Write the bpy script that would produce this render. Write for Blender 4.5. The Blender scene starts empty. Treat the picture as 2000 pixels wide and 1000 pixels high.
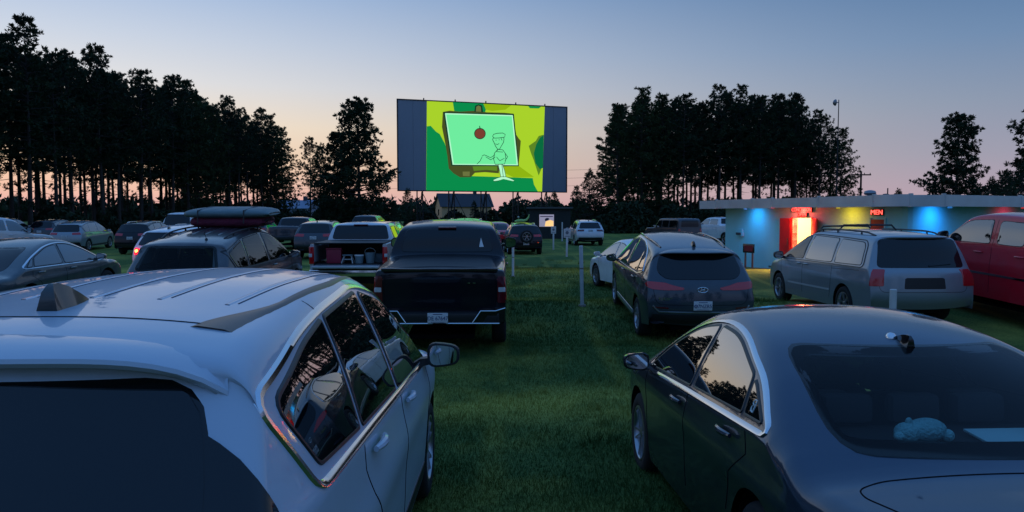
import bpy, bmesh, math, random
import numpy as np
from mathutils import Vector, Matrix
from mathutils.bvhtree import BVHTree

random.seed(7)
RNG = np.random.RandomState(11)
PI = math.pi
R = math.radians
scene = bpy.context.scene
COL = scene.collection

# ------------------------------------------------------------------ camera
CAM_H = 2.08
cam_d = bpy.data.cameras.new("camera")
cam_d.sensor_width = 36.0
cam_d.lens = 36.0 * 1444.0 / 2000.0
cam_d.clip_start = 0.05
cam_d.clip_end = 6000.0
cam = bpy.data.objects.new("camera", cam_d)
COL.objects.link(cam)
cam.location = (0, 0, CAM_H)
cam.rotation_euler = (R(90 - 3.25), 0, 0)
scene.camera = cam

# ------------------------------------------------------------------ dusk sky
def srgb(r, g, b):
    def f(c):
        c /= 255.0
        return c / 12.92 if c <= 0.04045 else ((c + 0.055) / 1.055) ** 2.4
    return (f(r), f(g), f(b), 1.0)

world = bpy.data.worlds.new("World")
scene.world = world
world.use_nodes = True
wn = world.node_tree
for n in list(wn.nodes):
    wn.nodes.remove(n)
w_out = wn.nodes.new("ShaderNodeOutputWorld")
w_bg = wn.nodes.new("ShaderNodeBackground")
w_tc = wn.nodes.new("ShaderNodeTexCoord")
w_sep = wn.nodes.new("ShaderNodeSeparateXYZ")
wn.links.new(w_tc.outputs["Generated"], w_sep.inputs[0])

def ramp(stops):
    r = wn.nodes.new("ShaderNodeValToRGB")
    e = r.color_ramp.elements
    while len(e) > 1:
        e.remove(e[-1])
    e[0].position = stops[0][0]
    e[0].color = srgb(*stops[0][1])
    for p, c in stops[1:]:
        k = e.new(p)
        k.color = srgb(*c)
    wn.links.new(w_sep.outputs["Z"], r.inputs[0])
    return r
# elevation is the sine of the angle above the horizon
r_warm = ramp([(0.0, (236, 172, 174)), (0.03, (248, 197, 174)), (0.065, (254, 218, 182)), (0.11, (252, 232, 206)), (0.16, (230, 229, 230)),
               (0.21, (206, 216, 232)), (0.28, (166, 192, 228)), (0.45, (118, 166, 222)), (1.0, (88, 142, 214))])
r_cool = ramp([(0.0, (186, 160, 174)), (0.03, (178, 162, 177)), (0.07, (160, 159, 177)), (0.13, (140, 154, 177)),
               (0.20, (112, 141, 177)), (0.28, (82, 120, 164)), (0.45, (86, 136, 200)), (1.0, (88, 142, 214))])
# away from the afterglow the low sky is the earth's own shadow
r_back = ramp([(0.0, (92, 108, 148)), (0.06, (116, 132, 172)), (0.16, (132, 154, 196)), (0.30, (104, 142, 198)), (0.5, (92, 144, 212)), (1.0, (88, 142, 214))])
w_dot = wn.nodes.new("ShaderNodeVectorMath")
w_dot.operation = 'DOT_PRODUCT'
SUNSET_AZ = R(-36)
w_flat = wn.nodes.new("ShaderNodeCombineXYZ")
wn.links.new(w_sep.outputs["X"], w_flat.inputs[0])
wn.links.new(w_sep.outputs["Y"], w_flat.inputs[1])
w_nrm = wn.nodes.new("ShaderNodeVectorMath")
w_nrm.operation = 'NORMALIZE'
wn.links.new(w_flat.outputs[0], w_nrm.inputs[0])
wn.links.new(w_nrm.outputs[0], w_dot.inputs[0])
w_dot.inputs[1].default_value = (math.sin(SUNSET_AZ), math.cos(SUNSET_AZ), 0)
w_map = wn.nodes.new("ShaderNodeMapRange")
w_map.inputs[1].default_value = 0.25
w_map.inputs[2].default_value = 1.0
wn.links.new(w_dot.outputs["Value"], w_map.inputs[0])
w_pow = wn.nodes.new("ShaderNodeMath")
w_pow.operation = 'POWER'
w_pow.inputs[1].default_value = 2.0
wn.links.new(w_map.outputs[0], w_pow.inputs[0])
w_mix = wn.nodes.new("ShaderNodeMix")
w_mix.data_type = 'RGBA'
wn.links.new(w_pow.outputs[0], w_mix.inputs["Factor"])
wn.links.new(r_cool.outputs[0], w_mix.inputs["A"])
wn.links.new(r_warm.outputs[0], w_mix.inputs["B"])
w_map2 = wn.nodes.new("ShaderNodeMapRange")
w_map2.interpolation_type = 'SMOOTHSTEP'
w_map2.inputs[1].default_value = 0.36
w_map2.inputs[2].default_value = -0.35
wn.links.new(w_dot.outputs["Value"], w_map2.inputs[0])
w_mix2 = wn.nodes.new("ShaderNodeMix")
w_mix2.data_type = 'RGBA'
wn.links.new(w_map2.outputs[0], w_mix2.inputs["Factor"])
wn.links.new(w_mix.outputs["Result"], w_mix2.inputs["A"])
wn.links.new(r_back.outputs[0], w_mix2.inputs["B"])
wn.links.new(w_mix2.outputs["Result"], w_bg.inputs[0])
w_bg.inputs[1].default_value = 0.97
wn.links.new(w_bg.outputs[0], w_out.inputs[0])

scene.view_settings.view_transform = 'Standard'
scene.view_settings.look = 'None'
scene.view_settings.exposure = 0.0
scene.view_settings.gamma = 1.0
scene.view_settings.use_curve_mapping = False

# ------------------------------------------------------------------ materials
MATS = {}
def mat(name, color=(0.5, 0.5, 0.5), rough=0.6, metal=0.0, coat=0.0, coat_r=0.05, spec=0.5, emit=None, emit_s=0.0,
        noise=None, bump=None, trans=0.0):
    """noise=(scale, amount) varies the colour, bump=(scale, strength)."""
    if name in MATS:
        return MATS[name]
    m = bpy.data.materials.new(name)
    m.use_nodes = True
    nt = m.node_tree
    p = nt.nodes["Principled BSDF"]
    p.inputs["Base Color"].default_value = (*color, 1)
    p.inputs["Roughness"].default_value = rough
    p.inputs["Metallic"].default_value = metal
    p.inputs["Coat Weight"].default_value = coat
    p.inputs["Coat Roughness"].default_value = coat_r
    p.inputs["Specular IOR Level"].default_value = spec
    if emit:
        p.inputs["Emission Color"].default_value = (*emit, 1)
        p.inputs["Emission Strength"].default_value = emit_s
    if noise or bump:
        tc = nt.nodes.new("ShaderNodeTexCoord")
    if noise:
        nz = nt.nodes.new("ShaderNodeTexNoise")
        nz.inputs["Scale"].default_value = noise[0]
        nz.inputs["Detail"].default_value = 5
        nt.links.new(tc.outputs["Object"], nz.inputs["Vector"])
        mx = nt.nodes.new("ShaderNodeMix")
        mx.data_type = 'RGBA'
        a = noise[1]
        mx.inputs["A"].default_value = (*[c * (1 - a) for c in color], 1)
        mx.inputs["B"].default_value = (*[min(1, c * (1 + a)) for c in color], 1)
        nt.links.new(nz.outputs["Fac"], mx.inputs["Factor"])
        nt.links.new(mx.outputs["Result"], p.inputs["Base Color"])
        # wear: roughness wanders with the same noise
        mr = nt.nodes.new("ShaderNodeMapRange")
        mr.inputs[1].default_value = 0.3
        mr.inputs[2].default_value = 0.7
        mr.inputs[3].default_value = max(0.02, rough - 0.08)
        mr.inputs[4].default_value = min(1, rough + 0.08)
        nt.links.new(nz.outputs["Fac"], mr.inputs[0])
        nt.links.new(mr.outputs[0], p.inputs["Roughness"])
    if bump:
        nb = nt.nodes.new("ShaderNodeTexNoise")
        nb.inputs["Scale"].default_value = bump[0]
        nb.inputs["Detail"].default_value = 6
        nt.links.new(tc.outputs["Object"], nb.inputs["Vector"])
        bp = nt.nodes.new("ShaderNodeBump")
        bp.inputs["Strength"].default_value = bump[1]
        bp.inputs["Distance"].default_value = 0.05
        nt.links.new(nb.outputs["Fac"], bp.inputs["Height"])
        nt.links.new(bp.outputs[0], p.inputs["Normal"])
    MATS[name] = m
    return m

def paint(name, color, metal=0.0, rough=0.35, coat=1.0, coat_r=0.04, dust=0.25, dust_col=(0.25, 0.26, 0.27), spec=0.3):
    """Clear-coated car paint with an uneven film of dust and dew."""
    if name in MATS:
        return MATS[name]
    m = bpy.data.materials.new(name)
    m.use_nodes = True
    nt = m.node_tree
    p = nt.nodes["Principled BSDF"]
    tc = nt.nodes.new("ShaderNodeTexCoord")
    nz = nt.nodes.new("ShaderNodeTexNoise")
    nz.inputs["Scale"].default_value = 3.5
    nz.inputs["Detail"].default_value = 8
    nz.inputs["Roughness"].default_value = 0.62
    nt.links.new(tc.outputs["Object"], nz.inputs["Vector"])
    mr = nt.nodes.new("ShaderNodeMapRange")
    mr.inputs[1].default_value = 0.42
    mr.inputs[2].default_value = 0.78
    mr.inputs[3].default_value = 0.0
    mr.inputs[4].default_value = dust
    nt.links.new(nz.outputs["Fac"], mr.inputs[0])
    mx = nt.nodes.new("ShaderNodeMix")
    mx.data_type = 'RGBA'
    mx.inputs["A"].default_value = (*color, 1)
    mx.inputs["B"].default_value = (*dust_col, 1)
    nt.links.new(mr.outputs[0], mx.inputs["Factor"])
    nt.links.new(mx.outputs["Result"], p.inputs["Base Color"])
    p.inputs["Metallic"].default_value = metal
    p.inputs["Roughness"].default_value = rough
    p.inputs["Specular IOR Level"].default_value = spec
    p.inputs["Coat Weight"].default_value = coat
    cr = nt.nodes.new("ShaderNodeMapRange")
    cr.inputs[1].default_value = 0.35
    cr.inputs[2].default_value = 0.75
    cr.inputs[3].default_value = coat_r
    cr.inputs[4].default_value = coat_r + 0.12 * dust
    nt.links.new(nz.outputs["Fac"], cr.inputs[0])
    nt.links.new(cr.outputs[0], p.inputs["Coat Roughness"])
    # faint orange peel in the clear coat
    n2 = nt.nodes.new("ShaderNodeTexNoise")
    n2.inputs["Scale"].default_value = 9.0
    nt.links.new(tc.outputs["Object"], n2.inputs["Vector"])
    bp = nt.nodes.new("ShaderNodeBump")
    bp.inputs["Strength"].default_value = 0.04
    bp.inputs["Distance"].default_value = 0.02
    nt.links.new(n2.outputs["Fac"], bp.inputs["Height"])
    nt.links.new(bp.outputs[0], p.inputs["Coat Normal"])
    MATS[name] = m
    return m

def glass_clear(name, tint=0.35, ior=1.5):
    """Tinted pane one can look through: Fresnel mirror over a grey filter."""
    if name in MATS:
        return MATS[name]
    m = bpy.data.materials.new(name)
    m.use_nodes = True
    nt = m.node_tree
    nt.nodes.remove(nt.nodes["Principled BSDF"])
    out = nt.nodes["Material Output"]
    tr = nt.nodes.new("ShaderNodeBsdfTransparent")
    tr.inputs[0].default_value = (tint * 0.92, tint, tint * 0.98, 1)
    gl = nt.nodes.new("ShaderNodeBsdfGlossy")
    gl.inputs["Roughness"].default_value = 0.015
    fr = nt.nodes.new("ShaderNodeFresnel")
    fr.inputs[0].default_value = ior
    mx = nt.nodes.new("ShaderNodeMixShader")
    nt.links.new(fr.outputs[0], mx.inputs[0])
    nt.links.new(tr.outputs[0], mx.inputs[1])
    nt.links.new(gl.outputs[0], mx.inputs[2])
    nt.links.new(mx.outputs[0], out.inputs[0])
    MATS[name] = m
    return m

GLASS = mat("dark_tinted_glass", (0.004, 0.006, 0.008), rough=0.02, spec=0.5)
GLASS_SIDE = mat("mirror_tinted_side_glass", (0.004, 0.006, 0.008), rough=0.015, spec=1.0, coat=1.0, coat_r=0.01)
GLASS_SIDE.node_tree.nodes["Principled BSDF"].inputs["Coat IOR"].default_value = 2.1
GLASS_SEE = glass_clear("see_through_glass", 0.30, 1.9)
GLASS_REAR = glass_clear("rear_tinted_glass", 0.80, 1.28)
CHROME = mat("chrome_trim", (0.72, 0.73, 0.75), rough=0.12, metal=1.0)
ALLOY = mat("alloy_rim", (0.42, 0.43, 0.45), rough=0.3, metal=0.9)
RUBBER = mat("tyre_rubber", (0.012, 0.012, 0.013), rough=0.85)
PLASTIC = mat("black_plastic", (0.014, 0.015, 0.017), rough=0.45)
GLOSSBLK = mat("gloss_black", (0.008, 0.008, 0.01), rough=0.12, coat=0.6)
FRIT = mat("black_glass_edge", (0.004, 0.004, 0.005), rough=0.12)
SEAM = mat("panel_gap_shadow_black", (0.006, 0.006, 0.008), rough=0.9, spec=0.1)
REDLENS = mat("red_lamp_lens", (0.55, 0.006, 0.012), rough=0.12, coat=1.0)
DARKLENS = mat("smoked_red_lens", (0.10, 0.004, 0.010), rough=0.12, coat=1.0)
CLEARLENS = mat("clear_lamp_lens", (0.55, 0.55, 0.56), rough=0.15, coat=1.0)
LITLENS = mat("lit_brake_lens", (0.4, 0.01, 0.01), rough=0.3, emit=(1.0, 0.006, 0.02), emit_s=3.0)
LITCORE = mat("lit_brake_bulb", (0.5, 0.1, 0.05), rough=0.3, emit=(1.0, 0.30, 0.05), emit_s=8.0)
CABIN = mat("dark_cabin_trim", (0.018, 0.018, 0.020), rough=0.8)
SEATM = mat("grey_seat_cloth", (0.03, 0.03, 0.034), rough=0.9)
MIRROR = mat("mirror_glass", (0.62, 0.66, 0.68), rough=0.02, metal=1.0)
PLATE = mat("number_plate_white", (0.62, 0.64, 0.66), rough=0.4)
PLATE_INK = mat("plate_blue_ink", (0.02, 0.04, 0.16), rough=0.5)
STEELW = mat("white_painted_steel", (0.62, 0.62, 0.60), rough=0.5, noise=(9, 0.14))

# ------------------------------------------------------------------ mesh helpers
def link(o, parent=None):
    COL.objects.link(o)
    if parent is not None:
        o.parent = parent
    return o

def mesh_obj(name, verts, faces, m, parent=None, smooth=True, sharp=None, midx=None):
    me = bpy.data.meshes.new(name)
    me.from_pydata([tuple(map(float, v)) for v in verts], [], [tuple(f) for f in faces])
    ms = m if isinstance(m, (list, tuple)) else [m]
    for k in ms:
        me.materials.append(k)
    if smooth:
        me.polygons.foreach_set("use_smooth", [True] * len(me.polygons))
    if midx is not None:
        me.polygons.foreach_set("material_index", midx)
    me.update()
    if sharp is not None:
        me.set_sharp_from_angle(angle=R(sharp))
    return link(bpy.data.objects.new(name, me), parent)

def empty(name, loc=(0, 0, 0), rot=(0, 0, 0)):
    o = bpy.data.objects.new(name, None)
    o.empty_display_size = 0.2
    o.location = loc
    o.rotation_euler = rot
    return link(o)

def tag(o, label=None, cat=None, group=None, kind=None):
    if label:
        o["label"] = label
    if cat:
        o["category"] = cat
    if group:
        o["group"] = group
    if kind:
        o["kind"] = kind
    return o

class MB:
    """Collects boxes, tubes and lathes and links them as one mesh."""
    def __init__(s):
        s.v, s.f = [], []
    def add(s, verts, faces):
        b = len(s.v)
        s.v += [tuple(map(float, v)) for v in verts]
        s.f += [tuple(i + b for i in f) for f in faces]
    def box(s, x0, y0, z0, x1, y1, z1, bev=0.0):
        if bev <= 0:
            v = [(x, y, z) for z in (z0, z1) for y in (y0, y1) for x in (x0, x1)]
            s.add(v, [(0, 2, 3, 1), (4, 5, 7, 6), (0, 1, 5, 4), (2, 6, 7, 3), (0, 4, 6, 2), (1, 3, 7, 5)])
            return s
        bm = bmesh.new()
        bmesh.ops.create_cube(bm, size=1.0)
        for q in bm.verts:
            q.co = Vector(((x0 + x1) / 2 + q.co.x * (x1 - x0), (y0 + y1) / 2 + q.co.y * (y1 - y0), (z0 + z1) / 2 + q.co.z * (z1 - z0)))
        bmesh.ops.bevel(bm, geom=bm.edges[:], offset=bev, segments=2, affect='EDGES', profile=0.6)
        bm.verts.index_update()
        s.add([q.co for q in bm.verts], [[q.index for q in f.verts] for f in bm.faces])
        bm.free()
        return s
    def tube(s, pts, r, n=8, cap=True):
        pts = [Vector(p) for p in pts]
        rs = r if isinstance(r, (list, tuple)) else [r] * len(pts)
        rings = []
        for i, p in enumerate(pts):
            a = pts[max(i - 1, 0)]
            b = pts[min(i + 1, len(pts) - 1)]
            t = (b - a).normalized()
            u = t.cross(Vector((0, 0, 1)))
            if u.length < 1e-4:
                u = Vector((1, 0, 0))
            u.normalize()
            w = t.cross(u)
            rings.append([p + (u * math.cos(2 * PI * k / n) + w * math.sin(2 * PI * k / n)) * rs[i] for k in range(n)])
        v = [q for r_ in rings for q in r_]
        f = []
        for i in range(len(pts) - 1):
            for k in range(n):
                f.append((i * n + k, i * n + (k + 1) % n, (i + 1) * n + (k + 1) % n, (i + 1) * n + k))
        if cap:
            f.append(tuple(range(n))[::-1])
            f.append(tuple((len(pts) - 1) * n + k for k in range(n)))
        s.add(v, f)
        return s
    def lathe(s, prof, n=24, axis='z', c=(0, 0, 0)):
        v, f = [], []
        for (r_, h) in prof:
            for k in range(n):
                a = 2 * PI * k / n
                if axis == 'z':
                    v.append((c[0] + r_ * math.cos(a), c[1] + r_ * math.sin(a), c[2] + h))
                elif axis == 'x':
                    v.append((c[0] + h, c[1] + r_ * math.cos(a), c[2] + r_ * math.sin(a)))
                else:
                    v.append((c[0] + r_ * math.cos(a), c[1] + h, c[2] + r_ * math.sin(a)))
        for i in range(len(prof) - 1):
            for k in range(n):
                f.append((i * n + k, i * n + (k + 1) % n, (i + 1) * n + (k + 1) % n, (i + 1) * n + k))
        s.add(v, f)
        return s
    def build(s, name, m, parent=None, smooth=True, sharp=35):
        return mesh_obj(name, s.v, s.f, m, parent, smooth, sharp)

def text_obj(name, body, size, m, parent, loc, rot, extrude=0.002, align='CENTER', xs=1.0):
    cu = bpy.data.curves.new(name, 'FONT')
    cu.body = body
    cu.size = size
    cu.extrude = extrude
    cu.align_x = align
    cu.align_y = 'CENTER'
    cu.materials.append(m)
    tmp = bpy.data.objects.new(name, cu)
    COL.objects.link(tmp)
    dg = bpy.context.evaluated_depsgraph_get()
    me = bpy.data.meshes.new_from_object(tmp.evaluated_get(dg))
    bpy.data.objects.remove(tmp)
    if not me.materials:
        me.materials.append(m)
    o = bpy.data.objects.new(name, me)
    o.location = loc
    o.rotation_euler = rot
    o.scale = (xs, 1, 1)
    return link(o, parent)

# ------------------------------------------------------------------ ground
GY = np.array([-400, -14, -4, 0, 2.5, 5.2, 6.2, 9.0, 12.4, 13.4, 15.9, 17.4, 19.6, 22.2, 26.5, 31, 36, 41, 46, 52, 60, 75, 120, 4000.])
GZ = np.array([0, 0, .05, .16, .14, .05, -.03, -.13, -.08, -.04, .15, .04, -.09, -.12, .02, -.13, .0, -.11, .0, -.08, 0, 0, 0, 0.])
def _pchip_slopes(x, y):
    h = np.diff(x)
    d = np.diff(y) / h
    m = np.zeros_like(y)
    for i in range(1, len(x) - 1):
        if d[i - 1] * d[i] > 0:
            w1 = 2 * h[i] + h[i - 1]
            w2 = h[i] + 2 * h[i - 1]
            m[i] = (w1 + w2) / (w1 / d[i - 1] + w2 / d[i])
    return m
GM = _pchip_slopes(GY, GZ)
def ground(x, y):
    x = np.asarray(x, float)
    y = np.asarray(y, float)
    yy = np.clip(y, GY[0], GY[-1] - 1)
    i = np.clip(np.searchsorted(GY, yy, side='right') - 1, 0, len(GY) - 2)
    h = GY[i + 1] - GY[i]
    t = (yy - GY[i]) / h
    z = ((1 + 2 * t) * (1 - t) ** 2 * GZ[i] + t * (1 - t) ** 2 * h * GM[i] + t * t * (3 - 2 * t) * GZ[i + 1] + t * t * (t - 1) * h * GM[i + 1])
    fade = np.clip((38 - np.abs(x)) / 12, 0, 1)
    return z * fade
# ------------------------------------------------------------------ vehicle shells
def catmull(pts, n=1500):
    P = np.array(pts, float)
    P = np.vstack([2 * P[0] - P[1], P, 2 * P[-1] - P[-2]])
    out = []
    for i in range(1, len(P) - 2):
        p0, p1, p2, p3 = P[i - 1], P[i], P[i + 1], P[i + 2]
        t0 = 0.0
        t1 = t0 + max(np.linalg.norm(p1 - p0), 1e-6) ** 0.5
        t2 = t1 + max(np.linalg.norm(p2 - p1), 1e-6) ** 0.5
        t3 = t2 + max(np.linalg.norm(p3 - p2), 1e-6) ** 0.5
        t = np.linspace(t1, t2, 40, endpoint=False)[:, None]
        a1 = (t1 - t) / (t1 - t0) * p0 + (t - t0) / (t1 - t0) * p1
        a2 = (t2 - t) / (t2 - t1) * p1 + (t - t1) / (t2 - t1) * p2
        a3 = (t3 - t) / (t3 - t2) * p2 + (t - t2) / (t3 - t2) * p3
        b1 = (t2 - t) / (t2 - t0) * a1 + (t - t0) / (t2 - t0) * a2
        b2 = (t3 - t) / (t3 - t1) * a2 + (t - t1) / (t3 - t1) * a3
        out.append((t2 - t) / (t2 - t1) * b1 + (t - t1) / (t2 - t1) * b2)
    out.append(P[-2][None, :])
    C = np.vstack(out)
    d = np.concatenate([[0], np.cumsum(np.linalg.norm(np.diff(C, axis=0), axis=1))])
    s = np.linspace(0, d[-1], n)
    return np.stack([np.interp(s, d, C[:, 0]), np.interp(s, d, C[:, 1])], 1)

def smooth_step(x, a, b):
    t = np.clip((x - a) / (b - a), 0, 1)
    return t * t * (3 - 2 * t)

class Shape:
    """Car shell: a centre-line profile swept sideways onto a bulged body side."""
    def __init__(s, prof, belt, W, wb, wr=0.34, sill=0.26, tum=0.34, tumc=0.22, croof=0.055, crear=0.13, cfront=0.26,
                 kr=0.10, kf=0.17, fil=0.07, a=0.11, crease=None, arch_gap=0.055, arches=(True, True), nst=84):
        s.W, s.wb, s.wr, s.sill = W, wb, wr, sill
        s.tum, s.tumc, s.fil, s.a, s.kr, s.kf = tum, tumc, fil, a, kr, kf
        s.crease = crease
        s.by = np.array([p[0] for p in belt])
        s.bz = np.array([p[1] for p in belt])
        s.P = catmull(prof)
        T = np.gradient(s.P, axis=0)
        k = np.ones(9) / 9
        for j in (0, 1):
            T[:, j] = np.convolve(np.pad(T[:, j], 4, mode='edge'), k, 'valid')
        T /= np.linalg.norm(T, axis=1)[:, None] + 1e-9
        s.N = np.stack([T[:, 1], -T[:, 0]], 1)
        ny = np.abs(s.N[:, 0])
        end = np.where(s.N[:, 0] > 0, crear, cfront)
        c = croof * np.abs(s.N[:, 1]) + end * ny ** 1.3
        s.c = np.convolve(np.pad(c, 12, mode='edge'), np.ones(25) / 25, 'valid')
        s.E = s.P + s.N * s.c[:, None]
        s.ymin, s.ymax = s.P[:, 0].min(), s.P[:, 0].max()
        s.AR = wr + arch_gap
        s.arches = arches
        s.nst = nst
    def belt(s, y):
        return np.interp(y, s.by, s.bz)
    def X(s, y, z):
        y = np.asarray(y, float)
        z = np.asarray(z, float)
        y0 = -s.wb / 2 - 0.15
        y1 = s.wb / 2 + 0.0
        ur = np.clip((y0 - y) / (y0 - s.ymin), 0, 1.1)
        uf = np.clip((y - y1) / (s.ymax - y1), 0, 1.1)
        w = s.W / 2 * (1 - s.kr * ur ** 2.2 - s.kf * uf ** 2.2)
        zb = s.belt(y)
        zl = np.minimum(z, zb)
        q = (zl - 0.62 * zb) / (zb - 0.2)
        x = w * (1 - s.a * q * q)
        if s.crease:
            zc, amt, wd = s.crease
            x = x + amt * np.exp(-((zl - zc - 0.03 * y) / wd) ** 2)
        dz = np.maximum(z - zb, 0)
        return x - 0.012 * (1 - np.exp(-dz / 0.03)) - s.tum * dz - s.tumc * dz * dz
    def zlow(s, y):
        z = s.sill + 0.11 * smooth_step(np.abs(y), s.wb / 2, s.ymax)
        for k, yw in enumerate((-s.wb / 2, s.wb / 2)):
            if s.arches[k]:
                d = np.abs(y - yw)
                if d < s.AR:
                    z = max(z, s.wr + math.sqrt(s.AR ** 2 - d * d))
        return z
    def top_point(s, idx, t):
        """Point on the swept surface: idx = position on the profile, t = 0 centre .. 1 edge."""
        i = np.arange(len(s.P))
        p = np.array([np.interp(idx, i, s.P[:, 0]), np.interp(idx, i, s.P[:, 1])])
        n = np.array([np.interp(idx, i, s.N[:, 0]), np.interp(idx, i, s.N[:, 1])])
        c = np.interp(idx, i, s.c)
        return p + n * c * abs(t) ** 2.3
    def stations(s):
        d = np.concatenate([[0], np.cumsum(np.linalg.norm(np.diff(s.P, axis=0), axis=1))])
        ang = np.unwrap(np.arctan2(s.N[:, 1], s.N[:, 0]))
        wgt = d + 0.16 * np.concatenate([[0], np.cumsum(np.abs(np.diff(ang)))])
        idx = list(np.interp(np.linspace(0, wgt[-1], s.nst), wgt, np.arange(len(d))))
        i0, i1 = int(np.argmin(s.E[:, 0])), int(np.argmax(s.E[:, 0]))
        ye = np.maximum.accumulate(s.E[i0:i1 + 1, 0]) + np.arange(i1 - i0 + 1) * 1e-9
        for k, yw in enumerate((-s.wb / 2, s.wb / 2)):
            if not s.arches[k]:
                continue
            ys = [yw + s.AR * math.cos(a) for a in np.linspace(0.02, PI - 0.02, 15)]
            ys += [yw - s.AR - 0.001, yw + s.AR + 0.001]
            for y in ys:
                if ye[0] < y < ye[-1]:
                    idx.append(i0 + float(np.interp(y, ye, np.arange(len(ye)))))
        idx = sorted(idx)
        out = [idx[0]]
        for q in idx[1:]:
            if q - out[-1] > 0.15:
                out.append(q)
        return out
    def shell(s, nt=11, nf=4, n1=7, n2=13):
        i = np.arange(len(s.P))
        rings = []
        for idx in s.stations():
            E = s.top_point(idx, 1.0)
            ye, ze = E
            zs = min(s.zlow(ye), ze - 0.004)
            xe = float(s.X(ye, ze))
            r = min(s.fil, 0.45 * (ze - zs), 0.3 * xe)
            ring = []
            ta = 1 - r / xe
            for t in np.linspace(0, ta, nt):
                q = s.top_point(idx, t)
                ring.append((t * xe, q[0], q[1]))
            A = np.array(ring[-1])
            B = np.array([float(s.X(ye, ze - r)), ye, ze - r])
            C = np.array([xe, ye, ze])
            for u in np.linspace(0, 1, nf + 2)[1:]:
                q = (1 - u) ** 2 * A + 2 * u * (1 - u) * C + u * u * B
                ring.append(tuple(q))
            zb = min(float(s.belt(ye)), ze - r)
            zb = max(zb, zs)
            for z in np.linspace(ze - r, zb, n1 + 1)[1:]:
                ring.append((float(s.X(ye, z)), ye, z))
            for z in np.linspace(zb, zs, n2 + 1)[1:]:
                ring.append((float(s.X(ye, z)), ye, z))
            rings.append(ring)
        K = len(rings[0])
        V, F = [], []
        M = 2 * K - 1
        for ring in rings:
            for k in range(K - 1, 0, -1):
                x, y, z = ring[k]
                V.append((-x, y, z))
            for k in range(K):
                V.append(ring[k])
        for a in range(len(rings) - 1):
            for k in range(M - 1):
                F.append((a * M + k, a * M + k + 1, (a + 1) * M + k + 1, (a + 1) * M + k))
        return V, F

def round_poly(pts, r=0.05, n=5):
    """Rounds the corners of a closed 2D polygon; a point may carry its own radius."""
    out = []
    m = len(pts)
    for i in range(m):
        p = np.array(pts[i][:2], float)
        a = np.array(pts[i - 1][:2], float)
        b = np.array(pts[(i + 1) % m][:2], float)
        rr = pts[i][2] if len(pts[i]) > 2 else r
        da, db = np.linalg.norm(a - p), np.linalg.norm(b - p)
        rr = min(rr, 0.48 * da, 0.48 * db)
        if rr < 1e-4:
            out.append(tuple(p))
            continue
        A = p + (a - p) / da * rr
        B = p + (b - p) / db * rr
        for t in np.linspace(0, 1, n):
            q = (1 - t) ** 2 * A + 2 * t * (1 - t) * p + t * t * B
            out.append(tuple(q))
    return out

def round_open(pts, r=0.12):
    """Rounds the inner corners of an open path."""
    if len(pts) < 3:
        return pts
    out = [tuple(pts[0][:2])]
    for i in range(1, len(pts) - 1):
        p, a, b = (np.array(pts[j][:2], float) for j in (i, i - 1, i + 1))
        da, db = np.linalg.norm(a - p), np.linalg.norm(b - p)
        rr = min(r, .48 * da, .48 * db)
        A, B = p + (a - p) / da * rr, p + (b - p) / db * rr
        for t in np.linspace(0, 1, 6):
            out.append(tuple((1 - t) ** 2 * A + 2 * t * (1 - t) * p + t * t * B))
    out.append(tuple(pts[-1][:2]))
    return out

def resample(poly, step, closed=True):
    P = [np.array(p, float) for p in poly]
    if closed:
        P.append(P[0])
    out = []
    for a, b in zip(P[:-1], P[1:]):
        L = np.linalg.norm(b - a)
        k = max(1, int(math.ceil(L / step)))
        for j in range(k):
            out.append(a + (b - a) * j / k)
    if not closed:
        out.append(P[-1])
    return out

AX = {'L': (lambda u, v: Vector((-5, u, v)), Vector((1, 0, 0))), 'R': (lambda u, v: Vector((5, u, v)), Vector((-1, 0, 0))),
      'B': (lambda u, v: Vector((u, -9, v)), Vector((0, 1, 0))), 'F': (lambda u, v: Vector((u, 9, v)), Vector((0, -1, 0))),
      'T': (lambda u, v: Vector((u, v, 5)), Vector((0, 0, -1)))}

def corner_axis(q, x0, y0):
    """Rays into a rear corner at 45 degrees, u running from the tail face (negative) to the body side."""
    k = math.sqrt(0.5)
    return (lambda u, v: Vector((q * (x0 + k * 3 + k * u), y0 - k * 3 + k * u, v)), Vector((-q * k, k, 0)))

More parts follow.
